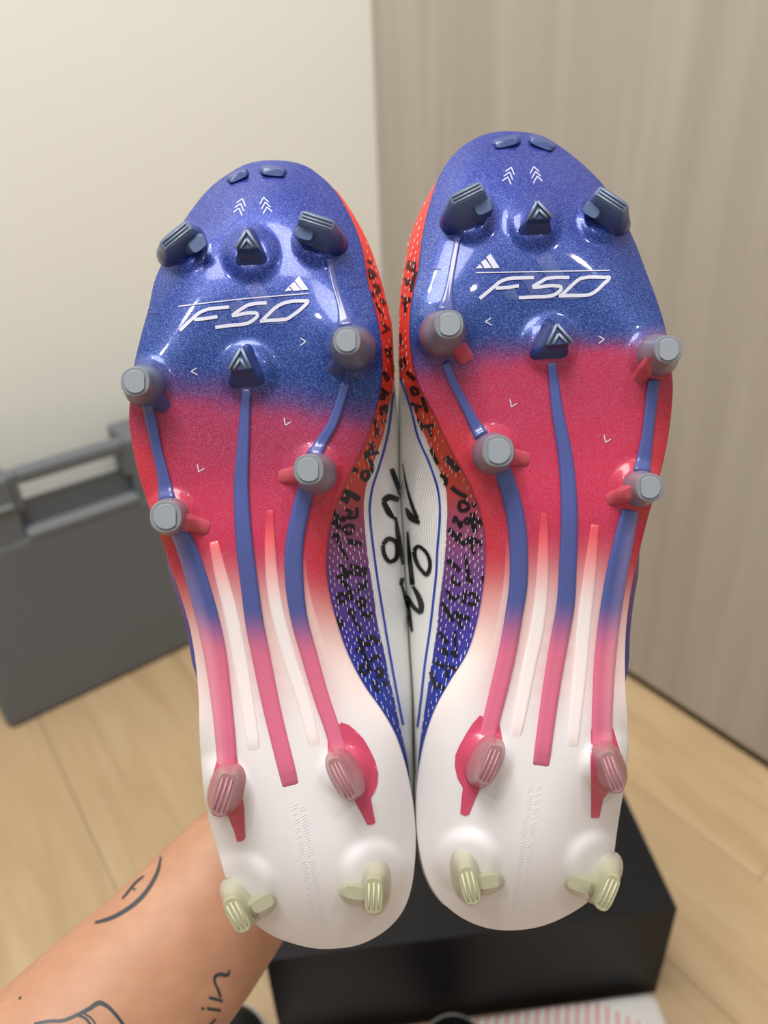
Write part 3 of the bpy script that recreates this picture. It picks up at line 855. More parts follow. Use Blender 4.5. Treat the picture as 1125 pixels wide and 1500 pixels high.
BR.ticks = [[(627, 394), (646, 394)], [(633, 1170), (655, 1180)], [(938, 360), (930, 362)]]


def loft_strip(b, Q, h, flat=0.75):
    prof = [(-1, -0.0004), (-0.88, h * 0.75), (-flat * 0.8, h), (-0.25, h * 0.93), (0.25, h * 0.93), (flat * 0.8, h), (0.88, h * 0.75), (1, -0.0004)]
    T = np.gradient(Q[:, :2], axis=0); T /= np.linalg.norm(T, axis=1)[:, None]
    Nn = np.column_stack([-T[:, 1], T[:, 0]])
    V, Fc, P2 = [], [], []
    K = len(prof)
    for i in range(len(Q)):
        e = min(1.0, i / 1.5, (len(Q) - 1 - i) / 2.5)
        for u, hv in prof:
            p = Q[i, :2] + Nn[i] * u * Q[i, 2] / 2
            V.append(S3(b, p[0], p[1], hv * e - 0.0003 * (1 - e))); P2.append(p)
    for i in range(len(Q) - 1):
        for k in range(K - 1):
            Fc.append((i * K + k, i * K + k + 1, (i + 1) * K + k + 1, (i + 1) * K + k))
    Fc.append(list(range(K))); o = (len(Q) - 1) * K; Fc.append([o + k for k in range(K)])
    return V, Fc, np.array(P2)


# ------------------------------------------------------------------ build one boot
def build_boot(b, label, scrib, big):
    heel = c2w(px((b.xl(b.y1 - 2) + b.xr(b.y1 - 2)) / 2, b.y1 - 2, Z0 + 0.02))
    root = thing('football_boot', heel, label, 'boot', group='pair of football boots held up')
    # ---- sole plate
    ys = b.ys; nt = 96
    tt = np.sin(np.linspace(-math.pi / 2, math.pi / 2, nt + 1)); tt = 0.45 * tt + 0.55 * np.linspace(-1, 1, nt + 1)
    rows, cols, xs_all = [], [], []
    V = []; X2 = []; Y2 = []
    for y in ys:
        xl, xr = float(b.xl(y)), float(b.xr(y))
        x = (xl + xr) / 2 + tt * (xr - xl) / 2
        P = S3(b, x, np.full_like(x, y))
        rl = []
        for (e, sgn) in ((0, -1), (-1, 1)):
            pe = P[e].copy(); q1 = pe + np.array([0.0002 * sgn, 0, 0.0022]); q2 = pe + np.array([-0.0012 * sgn, 0, 0.005])
            rl.append((q1, q2))
        row = [rl[0][1], rl[0][0]] + list(P) + [rl[1][0], rl[1][1]]
        V.extend(row); X2.extend([x[0], x[0]] + list(x) + [x[-1], x[-1]]); Y2.extend([y] * (nt + 5))
    W_ = nt + 5
    Fc = []
    for i in range(len(ys) - 1):
        for k in range(W_ - 1):
            Fc.append((i * W_ + k, i * W_ + k + 1, (i + 1) * W_ + k + 1, (i + 1) * W_ + k))
    cols = sole_colour(b, np.array(X2), np.array(Y2))
    cmesh('sole_plate', V, Fc, m_sole, parent=root, cols=cols)

    proj = lambda x, y, lift: S3(b, x, y, lift)
    # ---- ribs
    for i, rb in enumerate(b.ribs):
        Q = spline(rb['p'], 60)
        V, Fc, P2 = loft_strip(b, Q, 0.0016 if i != 5 else 0.001)
        cb, cp = np.array(lin(76, 88, 152)), np.array(lin(214, 108, 138))
        k = sstep(875 if b.med < 0 else 890, 965, P2[:, 1])
        shift = 15 * np.sin(P2[:, 0] * 0.3)
        c = mixc(cb, cp, k)
        if i in (4,):                           # twin-tone lateral rib: paler outer lane
            xc = np.interp(P2[:, 1], Q[:, 1], Q[:, 0])
            lat = sstep(2, 6, (P2[:, 0] - xc) * -b.med)
            c = mixc(c, mixc(np.array(lin(124, 116, 172)), np.array(lin(226, 140, 160)), sstep(880, 950, P2[:, 1])), lat)
        cmesh('rib', V, Fc, m_rib, parent=root, cols=c)
    for p in b.bars:
        Q = spline(p, 50)
        V, Fc, P2 = loft_strip(b, Q * np.array([1, 1, 1.15]), 0.0006)
        k = sstep(780, 905, P2[:, 1])
        cmesh('sole_bar', V, Fc, m_bar, parent=root, cols=mixc(mixc(RED, np.array(lin(238, 100, 106)), sstep(745, 800, P2[:, 1])), np.array(lin(244, 232, 230)), k))
    # ---- pink patches
    for p in b.pink:
        c_ = p
        v, f, _ = poly_patch(c_, proj, 6, 0.00035)
        cmesh('pink_patch', v, f, m_pinkpatch, parent=root)
    # ---- studs
    for d in b.toeblades:
        a, c = np.array(d['tip'][0], float), np.array(d['tip'][1], float); t = c - a; ln = np.linalg.norm(t); ang = math.degrees(math.atan2(t[1], t[0]))
        V, Fc, z = stud_mesh(b, d['base'], superell(*d['ba'], 2.2), (a + c) / 2, superell(ln / 2 + 2, 9.5, ang, 5), 0.010, 1.5)
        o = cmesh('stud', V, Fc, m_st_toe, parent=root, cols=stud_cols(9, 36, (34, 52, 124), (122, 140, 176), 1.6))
        n = np.array([-t[1], t[0]]) / ln
        v, f = ridge_mesh([(a + t * .05 + n * q, c - t * .05 + n * q) for q in (-5, 0, 5)], z, wd=3)
        cmesh('tip_ridges', v, f, m_rdg_b, parent=o)
        q0, q1 = np.array(d['fin'][0], float), np.array(d['fin'][1], float)
        v, f, _ = stud_mesh(b, q0 * .45 + q1 * .55, superell(24, 21, 0), q1, superell(13, 9, ang, 3.4), 0.0078, 1.3)
        cmesh('stud_fin', v, f, m_st_toe, parent=o, cols=flat_cols(len(v), (96, 116, 156)))
    for d in b.arrows:
        bc, bs = tri_shape(d['base'], 0.33)
        ap, l_, r_ = (np.array(d[k], float) for k in ('apex', 'l', 'r'))
        tcn, ts = tri_shape([ap, r_ + (2, 2), l_ + (-2, 2)], 0.22)
        V, Fc, z = stud_mesh(b, bc, bs, tcn, ts, 0.0055, 3.0)
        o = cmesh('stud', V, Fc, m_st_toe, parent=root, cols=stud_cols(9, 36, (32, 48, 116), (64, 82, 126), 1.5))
        md = (l_ + r_) / 2
        v, f = ridge_mesh([(ap + (0, 3), l_), (ap + (0, 3), r_), (ap * .45 + md * .55, l_ * .55 + md * .45), (ap * .45 + md * .55, r_ * .55 + md * .45)], z, wd=4.2, lift=0.0007)
        cmesh('tip_ridges', v, f, m_rdg_b, parent=o)
    for d in b.rounds:
        V, Fc, z = stud_mesh(b, d['base'], superell(d['rb'], d['rb'], 0), d['tip'], superell(d['rt'], d['rt'], 0, 2.3), d['h'], 2.4)
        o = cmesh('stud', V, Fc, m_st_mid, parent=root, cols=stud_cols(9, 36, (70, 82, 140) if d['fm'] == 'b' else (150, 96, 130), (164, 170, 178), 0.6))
        # worn flat cap, cut on one side
        th = np.linspace(0, 2 * math.pi, 28, endpoint=False)
        cut = 0.74 * b.med * (1 if d['base'][0] * b.med > d['tip'][0] * b.med else -1)
        cp = []
        for lv, s in ((z + .0003, .80), (z - .0007, .74)):
            for t in th:
                cx_, cy_ = math.cos(t) * s, math.sin(t) * s
                cx_ = np.clip(cx_, -0.6, 1) if d['base'][0] < d['tip'][0] else np.clip(cx_, -1, 0.6)
                cp.append(px(d['tip'][0] + cx_ * d['rt'], d['tip'][1] + cy_ * d['rt'], lv))
        fc = [(k, (k + 1) % 28, 28 + (k + 1) % 28, 28 + k) for k in range(28)] + [list(range(28, 56))]
        cmesh('tip_cap', cp, fc, m_rdg_g, parent=o, smooth=False)
        v, f = fin_mesh(b, *d['fin'], d['fw'][0] * 1.35, d['fw'][1] * 1.35, 0.0062, 0.0006)
        cmesh('stud_fin', v, f, m_fin_b if d['fm'] == 'b' else m_fin_r, parent=o, cols=flat_cols(len(v), (84, 92, 146) if d['fm'] == 'b' else (222, 96, 112)))
    for d in b.ovals:
        a, c = np.array(d['tip'][0], float), np.array(d['tip'][1], float); t = c - a; ln = np.linalg.norm(t); ang = math.degrees(math.atan2(t[1], t[0]))
        mt, rm = (m_st_pink, m_rdg_p) if d['m'] == 'p' else (m_st_heel, m_rdg_y)
        V, Fc, z = stud_mesh(b, d['base'], superell(*d['ba'], 2.3), (a + c) / 2, superell(ln / 2 + 7, d['w'] / 2, ang, 3.2), 0.0105 if d['m'] == 'p' else 0.0125, 1.9)
        o = cmesh('stud', V, Fc, mt, parent=root, cols=stud_cols(9, 36, (222, 108, 128), (204, 156, 160), 0.6) if d['m'] == 'p' else stud_cols(9, 36, (232, 228, 216), (206, 204, 168), 0.5))
        n = np.array([-t[1], t[0]]) / ln
        q_ = d['w'] * 0.25
        v, f = ridge_mesh([(a + t * .02, c - t * .02), (a + n * q_ + t * .05, c + n * q_ - t * .05), (a - n * q_ + t * .05, c - n * q_ - t * .05)], z, wd=3)
        cmesh('tip_ridges', v, f, rm, parent=o)
        if 'fin' in d:
            q0, q1 = np.array(d['fin'][0], float), np.array(d['fin'][1], float); fa = math.degrees(math.atan2(*(q1 - q0)[::-1]))
            v, f, _ = stud_mesh(b, q0 * .4 + q1 * .6, superell(30, 19, fa), q0 * .25 + q1 * .75, superell(17, 10, fa, 4), 0.0085, 1.3)
            cmesh('stud_fin', v, f, m_st_heel, parent=o, cols=flat_cols(len(v), (212, 210, 178)))
    # ---- toe bumps
    for (c, a, w_, ang) in b.toebumps:
        V, Fc, z = stud_mesh(b, c, superell(a * 0.66, w_ * 0.95, ang, 3), c, superell(a / 2, w_ * 0.5, ang, 4), 0.0028, 1.5)
        cmesh('toe_bump', V, Fc, m_st_toe, parent=root, cols=stud_cols(9, 36, (44, 60, 150), (70, 92, 150)))
    # ---- printed logo and marks
    lg = b.logo; ox, oy, s = lg['o']
    for q in lg['emboss']:
        v, f, P2 = poly_patch(zz(ox, oy, s, q), proj, 4, 0.00016)
        P2 = np.array(P2); cmesh('embossed_stripe', v, f, m_sole, parent=root, cols=mixc(sole_colour(b, P2[:, 0], P2[:, 1]), WHITE, np.full(len(P2), 0.05)), smooth=False)
    parts = [ribbon(zz(ox, oy, s, lg['line']), 1.5, proj, lift=0.0003)]
    cmesh('printed_line', *parts[0], m_print, parent=root)
    for q in lg['stripes']:
        v, f, _ = poly_patch(zz(ox, oy, s, q), proj, 4, 0.0003)
        cmesh('logo_stripe', v, f, m_print, parent=root)
    glyphs = [merge([ribbon(zz(ox, oy, s, q), 5.0, proj, lift=0.0003) for q in lg['strokes'][:2]]), ribbon(zz(ox, oy, s, lg['strokes'][2]), 5.0, proj, lift=0.0003),
              ribbon(zz(ox, oy, s, lg['strokes'][3]), 5.0, proj, lift=0.0003)]
    for gph in glyphs:
        cmesh('printed_letter', *gph, m_print, parent=root)
    for (c, k) in b.marks:
        c = np.array(c, float); e = {'<': [(4, -5), (-4, 0), (5, 5)], '>': [(-4, -5), (4, 0), (-4, 6)], 'v': [(-4, -6), (-2, 5), (6, 0)]}[k]
        cmesh('printed_mark', *merge([ribbon([c + e[0], c + e[1]], 1.5, proj, 5), ribbon([c + e[1], c + e[2]], 1.5, proj, 5)]), m_print, parent=root)
    for (c, sg) in b.chev:
        c = np.array(c, float); ps = []
        for q in (-7, 0, 7):
            o_ = c + (-sg * q * 0.35, q)
            ps += [ribbon([o_ + (-7 * 1.0, 4 - sg * 2), o_ + (sg * 1.5, -4)], 1.5, proj, 4), ribbon([o_ + (sg * 1.5, -4), o_ + (6, 5 + sg * 2)], 1.5, proj, 4)]
        cmesh('printed_chevron', *merge(ps), m_print, parent=root)
    for q in b.ticks[:2]:
        if q[0][1] < 700:
            cmesh('mould_tick', *ribbon(q, 1.2, proj, 5), m_groove, parent=root)
    # faint raised lettering down the heel
    hp = []
    rr = random.Random(3)
    (ax_, ay_), (bx_, by_) = b.heeltext
    tx, ty = bx_ - ax_, by_ - ay_; ln = math.hypot(tx, ty); tx, ty = tx / ln, ty / ln
    for q in np.arange(0, ln, 4.2):
        for lane in (0, 12):
            if rr.random() < 0.25:
                continue
            cx_, cy_ = ax_ + tx * q - ty * lane * b.med, ay_ + ty * q + tx * lane * b.med
            hp.append(ribbon([(cx_ - 4, cy_ + 2), (cx_ + 4, cy_ - 2)], 1.2, proj, 3, lift=0.00014))
    cmesh('raised_heel_lettering', *merge(hp), m_heeltext, parent=root, kind='stuff')

    # ---- upper: lofted rings from the medial rim over the instep to the lateral rim
    e_l = b.xl if b.med > 0 else b.xr         # lateral edge
    e_m = b.xr if b.med > 0 else b.xl
    V, U, YY, TYPE = [], [], [], []
    segs = [8, 16, 12, 12, 10]
    ysu = b.ys[12:-12:2]
    tot = sum(segs) + 1
    for y in ysu:
        v = (b.y1 - y) / (b.y1 - b.y0)
        H = 0.046 + 0.030 * sstep(0.95, 0.5, v) + 0.006 * sstep(0.5, 0.2, v)
        cap = math.sqrt(max(0.0, 1 - max(0, (v - 0.80) / 0.2) ** 2)) * math.sqrt(max(0.0, 1 - max(0, (0.07 - v) / 0.07) ** 2.2)) * 0.92 + 0.08
        H *= cap
        xm, xl_ = float(e_m(y)), float(e_l(y))
        zm = Z0 + float(relief(b, xm, y)) + 0.0016; zl = Z0 + float(relief(b, xl_, y)) + 0.0016
        Y = (y - CY) * zm / F

        def at(curve, z, add=0.0):
            yp = CY + F * Y / z
            if yp < (280 if b.med > 0 else 262) or v < 0.12:
                k_ = 6.0
                return np.array([(float(e_m(np.clip(max(yp, y) if yp < 700 else min(yp, y), b.y0 + 1, b.y1 - 1))) - b.med * k_ - CX) * zm / F, z]) if (yp < 700 and y < 300) or v < 0.12 else np.array([(float(curve(yp)) - CX) * z / F, z])
            return np.array([(float(curve(yp)) + add - CX) * z / F, z])
        inset = 2.5 + 5 * sstep(0.86, 0.93, v) + 5 * sstep(0.12, 0.06, v)
        c0 = np.array([(xm - b.med * inset - CX) * zm / F, zm])
        d1 = 0.017 * min(1, H / 0.06); d2 = 0.046 * min(1, H / 0.07)
        fade = sstep(0.0, 0.10, v)              # heel cup narrows inwards
        c2 = at(b.sil, zm + d2); c1 = at(b.bnd, zm + d1)
        if y < 545 or v < 0.16:                   # no white seen: lower band follows the bulge
            cs = at(b.sil, zm + d1); mid_ = c0 * 0.3 + np.array([cs[0], zm + d1]) * 0.7
            k = max(sstep(575, 545, y), sstep(0.19, 0.15, v))
            c1 = c1 * (1 - k) + np.array([mid_[0], zm + d1]) * k
        lz = zl + 0.03 * min(1, H / 0.06)
        bul = float(-8 + 9.5 * sstep(790, 860, y) * sstep(1030, 980, y))
        l2 = np.array([(float(e_l(np.clip(CY + F * Y / lz, b.y0 + 1, b.y1 - 1))) - b.med * bul - CX) * lz / F, lz])
        l0 = np.array([(xl_ + b.med * inset - CX) * zl / F, zl])
        ctr = np.array([c2[0] * 0.5 + l2[0] * 0.5, (zm + zl) / 2 + H])
        pts = [c0, c1, c2, ctr, l2, l0]
        # Catmull through the six points
        ext = [2 * c0 - c1] + pts + [2 * l0 - l2]
        ring = []
        for q in range(5):
            p0, p1, p2, p3 = ext[q], ext[q + 1], ext[q + 2], ext[q + 3]
            tn = 0.5
            m1_, m2_ = tn * (p2 - p0), tn * (p3 - p1)
            if q in (1,):                          # roll over the silhouette
                m2_ = np.array([0, 0.035 * min(1, H / .07)]); m1_ = m1_ * 0.8
            if q == 2:
                m1_ = np.array([0, 0.035 * min(1, H / .07)]); m2_ = np.array([(l2[0] - c2[0]) * .6, 0])
            if q == 3:
                m1_ = np.array([(l2[0] - c2[0]) * .6, 0]); m2_ = np.array([0, -0.04 * min(1, H / .07)])
            if q == 4:
                m1_ = np.array([0, -0.03 * min(1, H / .07)])
            n_ = segs[q]
            for i in range(n_ + (1 if q == 4 else 0)):
                t = i / n_
                ring.append(p1 * (2 * t ** 3 - 3 * t ** 2 + 1) + m1_ * (t ** 3 - 2 * t ** 2 + t) + p2 * (-2 * t ** 3 + 3 * t ** 2) + m2_ * (t ** 3 - t ** 2))
        ring = np.array(ring)
        arc = np.concatenate([[0], np.cumsum(np.linalg.norm(np.diff(ring, axis=0), axis=1))])
        for i in range(tot):
            V.append((ring[i, 0], Y, ring[i, 1])); U.append((arc[i], Y)); YY.append(CY + F * Y / ring[i, 1])
    V = np.array(V); U = np.array(U); YY = np.array(YY)
    fg, fw2 = [], []
    for i in range(len(ysu) - 1):
        for k in range(tot - 1):
            quad = (i * tot + k, i * tot + k + 1, (i + 1) * tot + k + 1, (i + 1) * tot + k)
            vv = (b.y1 - ysu[i]) / (b.y1 - b.y0)
            white = 8 <= k < tot - 11 and YY[quad[0]] > 552 and vv > 0.12
            (fw2 if white else fg).append(quad)
    nr = len(ysu)
    fg.append([k for k in range(tot)]); fg.append([(nr - 1) * tot + k for k in range(tot)])
    uc = mixc(upper_colour(YY), WHITE, sstep(0.185, 0.165, np.repeat((b.y1 - ysu) / (b.y1 - b.y0), tot)))
    hw = sstep(0.13, 0.06, (b.y1 - YY) / (b.y1 - b.y0)) * 0
    bv = BVHTree.FromPolygons([Vector(p) for p in V], [list(q) for q in fg + fw2])

    def sub(fs):
        used = sorted({i for q in fs for i in q}); mp_ = {i: k for k, i in enumerate(used)}
        return V[used], [[mp_[i] for i in q] for q in fs], used
    v, f, us = sub(fg); cmesh('gradient_upper', v, f, m_grad, parent=root, cols=uc[us])
    v, f, us = sub(fw2); wp = cmesh('knit_panel', v, f, m_knit, parent=root, uvs=U[us])

    def projU(x, y, lift):
        d = Vector(((x - CX) / F, (y - CY) / F, 1.0)).normalized()
        loc, nrm, idx, dist = bv.ray_cast(Vector((0, 0, 0)), d)
        if loc is None or dist > 0.36:
            return None
        if nrm.dot(d) > 0:
            nrm = -nrm
        return np.array(loc + nrm * lift)
    v, f = ribbon(b.bline, 3.0, projU, lift=0.0003)
    cmesh('blue_piping', v, f, m_bline, parent=wp)
    # ---- collar and foot opening on the far side
    i0, i1 = int(len(ysu) * 0.60), int(len(ysu) * 0.93)
    ring3 = []
    kc = sum(segs[:3])
    ca, cb_ = V[i0 * tot + kc], V[i1 * tot + kc]
    cc = (ca + cb_) / 2; hl = (cb_[1] - ca[1]) / 2
    Vc, Fq = [], []
    for i in range(48):
        a = 2 * math.pi * i / 48
        for j in range(10):
            bb = 2 * math.pi * j / 10
            rr = 0.0035 * math.cos(bb)
            Vc.append((cc[0] + (0.026 + rr) * math.cos(a), cc[1] + (hl + rr) * math.sin(a), cc[2] - 0.002 + 0.005 * math.sin(bb)))
    for i in range(48):
        for j in range(10):
            Fq.append((i * 10 + j, i * 10 + (j + 1) % 10, ((i + 1) % 48) * 10 + (j + 1) % 10, ((i + 1) % 48) * 10 + j))
    cmesh('collar', Vc, Fq, m_knit, parent=root, uvs=[(p[0], p[1]) for p in Vc])
    Vo = [(cc[0] + 0.025 * math.cos(2 * math.pi * i / 48), cc[1] + hl * math.sin(2 * math.pi * i / 48), cc[2] + 0.0012) for i in range(48)]
    cmesh('foot_opening', Vo, [list(range(48))], m_interior, parent=root)

    # ---- lettering scribbled on the uppers, and the pale knit dashes
    st = []
    for (ox, oy, s, lst) in scrib:
        for p, wdt in lst:
            st.append(ribbon(zz(ox, oy, s, p), wdt * 0.5, projU, lift=0.0003))
    cmesh('brush_script', *merge(st), m_ink, parent=root)
    for (ox, oy, s, lst) in big:
        for p in lst:
            cmesh('brush_stroke', *merge([ribbon(zz(ox, oy, s, p), 5, projU, lift=0.0004)]), m_ink, parent=wp)
    ds = []
    rr = random.Random(7)
    for r_i, y in enumerate(np.arange(300, 1075, 11.5)):
        ya = np.clip(y, b.y0 + 5, b.y1 - 5)
        xa, xb = float(e_m(ya)), (float(b.bnd(y)) if y > 565 else float(b.sil(y)))
        n_ = int(abs(xb - xa) / 5.6)
        for q in range(n_):
            x = xa + (xb - xa) * (q + 0.6 + 0.25 * rr.random()) / max(n_, 1)
            yy = y + (5.7 if q % 2 else 0) + rr.uniform(-1.5, 1.5)
            if 700 < yy < 775 and 0.25 < abs(x - xa) / max(1, abs(xb - xa)) or 545 < yy < 600 or rr.random() < 0.12:
                continue
            ln = rr.uniform(1.6, 3.4)
            ds.append(ribbon([(x, yy - ln), (x + 0.8 * b.med, yy + ln)], 1.1, projU, 3, lift=0.00045))
    # the same dashes on the outer side
    for i in range(4, nr - 3, 3):
        vv_ = (b.y1 - ysu[i]) / (b.y1 - b.y0)
        if vv_ < 0.2 or vv_ > 0.9:
            continue
        for k in range(tot - 10 + (i // 3) % 2, tot - 2, 2):
            if rr.random() < 0.15:
                continue
            a_, b2, c_ = V[i * tot + k], V[(i + 1) * tot + k], V[i * tot + k + 1]
            du = (b2 - a_) / np.linalg.norm(b2 - a_); dw = c_ - a_; dw = dw / np.linalg.norm(dw)
            nn = np.cross(du, dw)
            if nn[0] * -b.med < 0:
                nn = -nn
            o_ = a_ + nn * 0.0004
            ds.append(([o_, o_ + du * 0.0016, o_ + du * 0.0016 + dw * 0.0003, o_ + dw * 0.0003], [(0, 1, 2, 3)]))
    cmesh('knit_dashes', *merge(ds), m_dash, parent=root, kind='stuff')
    return root, bv


LS = [(480, 640, 7.5, [([(480, 60), (500, 130), (420, 190), (430, 240)], 12), ([(420, 190), (560, 170)], 10), ([(455, 250), (490, 340), (470, 400)], 10),
       ([(380, 380), (420, 370), (450, 420), (410, 475), (375, 440), (380, 385)], 10), ([(270, 350), (330, 370)], 14), ([(170, 600), (250, 625), (345, 690)], 16), ([(230, 640), (200, 730)], 10),
       ([(140, 670), (190, 690)], 12), ([(195, 800), (260, 830), (215, 880), (310, 875), (320, 775)], 9), ([(150, 870), (190, 900), (170, 925), (140, 890)], 8), ([(85, 810), (100, 900), (120, 1010)], 14),
       ([(50, 965), (100, 900)], 12), ([(155, 1020), (200, 980), (270, 975), (260, 1050), (210, 1060), (190, 1020)], 10), ([(205, 1140), (300, 1160), (370, 1180)], 14), ([(50, 1085), (130, 1090)], 14), ([(90, 1110), (150, 1220), (210, 1350)], 9)]),
      (480, 820, 7.5, [([(130, 50), (180, 110), (220, 190)], 12), ([(90, 185), (200, 180)], 13), ([(240, 60), (300, 80), (430, 110)], 12), ([(220, 130), (330, 150), (420, 160)], 12), ([(150, 230), (210, 290), (260, 440)], 12),
       ([(110, 390), (160, 370), (210, 400), (190, 450), (140, 465), (110, 425), (110, 395)], 11), ([(330, 260), (400, 310), (420, 230)], 10), ([(290, 330), (350, 340)], 10), ([(310, 480), (380, 430), (390, 500), (330, 515)], 14),
       ([(215, 570), (300, 560)], 14), ([(260, 600), (370, 800)], 8), ([(370, 600), (490, 605)], 14), ([(310, 850), (370, 910), (470, 930)], 12), ([(410, 850), (500, 860), (570, 920)], 13), ([(300, 1000), (400, 985)], 14),
       ([(350, 940), (420, 1100), (470, 1220)], 10), ([(350, 1180), (400, 1160), (435, 1200), (400, 1255), (355, 1220), (350, 1185)], 10), ([(460, 1120), (520, 1060), (570, 1085)], 10), ([(520, 1230), (570, 1200), (580, 1280), (530, 1280)], 12),
       ([(480, 1340), (530, 1350), (510, 1390), (570, 1450)], 9), ([(590, 1350), (660, 1365)], 12), ([(100, 650), (140, 690), (120, 740)], 14)]),
      (490, 380, 5.36, [([(255, 10), (290, 30)], 8), ([(260, 80), (300, 110), (320, 145)], 10), ([(270, 110), (290, 155)], 9), ([(295, 200), (340, 215), (345, 265), (310, 240)], 9), ([(360, 310), (395, 355)], 9), ([(290, 260), (310, 300)], 6),
       ([(320, 340), (380, 450)], 5), ([(365, 490), (430, 560)], 7), ([(370, 580), (430, 540)], 8), ([(395, 700), (440, 770)], 10), ([(440, 690), (410, 760)], 8), ([(385, 880), (420, 950)], 14), ([(355, 1010), (420, 1060)], 10),
       ([(345, 1070), (380, 1060), (385, 1095), (355, 1090)], 8), ([(350, 1180), (400, 1150), (395, 1200), (355, 1210)], 10), ([(290, 1230), (325, 1300), (330, 1400)], 8), ([(370, 1270), (405, 1280)], 10), ([(280, 1440), (310, 1500)], 10)])]
RS = [(490, 380, 5.36, [([(600, 10), (580, 70), (625, 75), (630, 20)], 9), ([(555, 150), (600, 190)], 9), ([(560, 200), (600, 160)], 8), ([(640, 90), (600, 250)], 10), ([(530, 290), (600, 330)], 8), ([(535, 350), (600, 300)], 8), ([(560, 340), (560, 420)], 7),
       ([(520, 580), (530, 670)], 7), ([(520, 790), (545, 770), (545, 840), (525, 840), (520, 795)], 7), ([(570, 880), (600, 910), (635, 945)], 12), ([(605, 1000), (640, 1010), (660, 1050), (625, 1060), (605, 1005)], 9), ([(600, 1130), (690, 1160)], 8),
       ([(640, 1130), (650, 1200)], 7), ([(690, 1080), (730, 1200)], 10), ([(660, 1250), (700, 1340)], 9), ([(700, 1310), (790, 1300)], 9), ([(740, 1310), (765, 1390)], 8)]),
      (590, 640, 7.5, [([(480, 220), (540, 290), (620, 370)], 16), ([(310, 130), (390, 300)], 10), ([(420, 410), (480, 470), (470, 530)], 11), ([(540, 550), (600, 600), (705, 660)], 12), ([(620, 790), (640, 710), (700, 720), (730, 770), (670, 810), (620, 795)], 10),
       ([(560, 940), (580, 880), (640, 990), (650, 920)], 9), ([(690, 890), (730, 900), (720, 950), (690, 940), (690, 895)], 8), ([(770, 830), (780, 950), (800, 1040)], 16), ([(770, 720), (800, 760)], 12), ([(830, 890), (860, 970)], 14),
       ([(510, 1010), (580, 1090), (630, 1160)], 14), ([(560, 1120), (650, 1060)], 9), ([(650, 1180), (760, 1120), (870, 1180)], 13), ([(740, 1090), (760, 1190), (790, 1280)], 11), ([(690, 1290), (730, 1500)], 8), ([(490, 1350), (560, 1400), (630, 1470)], 13)]),
      (590, 820, 7.5, [([(700, 20), (730, 190), (765, 255)], 10), ([(700, 200), (760, 230)], 12), ([(570, 170), (560, 240), (640, 270)], 11), ([(890, 180), (895, 240)], 14), ([(490, 330), (550, 430), (620, 390)], 11),
       ([(690, 330), (670, 480)], 12), ([(720, 370), (800, 390), (815, 460), (770, 490), (720, 470)], 11), ([(430, 470), (500, 580), (560, 670)], 12), ([(560, 580), (650, 620), (740, 650)], 13), ([(630, 570), (620, 660), (650, 750)], 11),
       ([(400, 790), (450, 860), (500, 910)], 11), ([(580, 780), (580, 920), (600, 1070)], 8), ([(530, 1010), (600, 1060)], 12), ([(420, 1030), (460, 980), (490, 1060)], 10), ([(350, 1110), (460, 1180)], 11), ([(500, 1130), (490, 1300)], 10),
       ([(530, 1180), (600, 1200), (590, 1260)], 12), ([(310, 1230), (380, 1420)], 11), ([(400, 1360), (470, 1440)], 11)])]
LB = [(480, 640, 7.5, [[(695, 350, 6), (725, 430, 7), (770, 560, 6), (795, 660, 2)], [(775, 690, 7), (650, 665, 9), (605, 710, 8)], [(605, 710, 7), (690, 860, 7), (735, 905, 2)], [(740, 880, 3), (770, 1100, 7), (805, 1300, 5), (820, 1400, 3)],
      [(600, 1180, 6), (660, 1120, 7), (740, 1150, 6), (760, 1230, 7), (730, 1350, 6.5), (680, 1370, 6), (615, 1290, 6), (600, 1190, 6)]]),
      (480, 820, 7.5, [[(785, 235, 10), (830, 245, 12)], [(805, 270, 3), (850, 420, 5), (880, 540, 4)]])]
RB = [(590, 640, 7.5, [[(5, 300, 1), (60, 580, 3), (120, 780, 5), (170, 900, 5)], [(40, 780, 3), (100, 880, 10), (190, 945, 5)],
      [(130, 1250, 6), (170, 1200, 5), (240, 1240, 5), (300, 1350, 5.5), (300, 1450, 5.5), (270, 1510, 6), (210, 1460, 5.5), (150, 1350, 6), (130, 1255, 6)], [(60, 1040, 3), (80, 1300, 6), (100, 1500, 7), (112, 1625, 7)]]),
      (590, 820, 7.5, [[(120, 290, 4), (170, 380, 7), (210, 500, 8), (205, 585, 6)], [(205, 585, 6), (130, 520, 6), (60, 400, 4)], [(30, 300, 3), (65, 520, 6), (110, 790, 3)]])]

bootL, bvL = build_boot(BL, 'studded football boot with blue to red to white sole, held above the bare forearm', LS, LB)
bootR, bvR = build_boot(BR, 'studded football boot with blue to red to white sole, held before the wood panel', RS, RB)

# ------------------------------------------------------------------ person: forearm and hand holding the boots from behind
m_skin = material('skin', lin(222, 164, 128), 0.5, Subsurface_Weight=0.12, Subsurface_Scale=0.01)
nz = N(m_skin, 'ShaderNodeTexNoise'); nz.inputs['Scale'].default_value = 22; nz.inputs['Detail'].default_value = 4
rp = ramp(m_skin, [(0.3, lin(180, 130, 102)), (0.55, lin(185, 136, 106)), (0.75, lin(190, 143, 112))]); L(m_skin, nz.outputs[0], rp.inputs[0])
L(m_skin, rp.outputs[0], bsdf(m_skin).inputs['Base Color'])
nz2 = N(m_skin, 'ShaderNodeTexNoise'); nz2.inputs['Scale'].default_value = 900
add_bump(m_skin, nz2.outputs[0], 0.12, 0.0005)
m_tat = material('tattoo_ink', lin(52, 58, 66), 0.5)
m_nail = material('fingernail', lin(232, 190, 172), 0.3)

bm = bmesh.new()


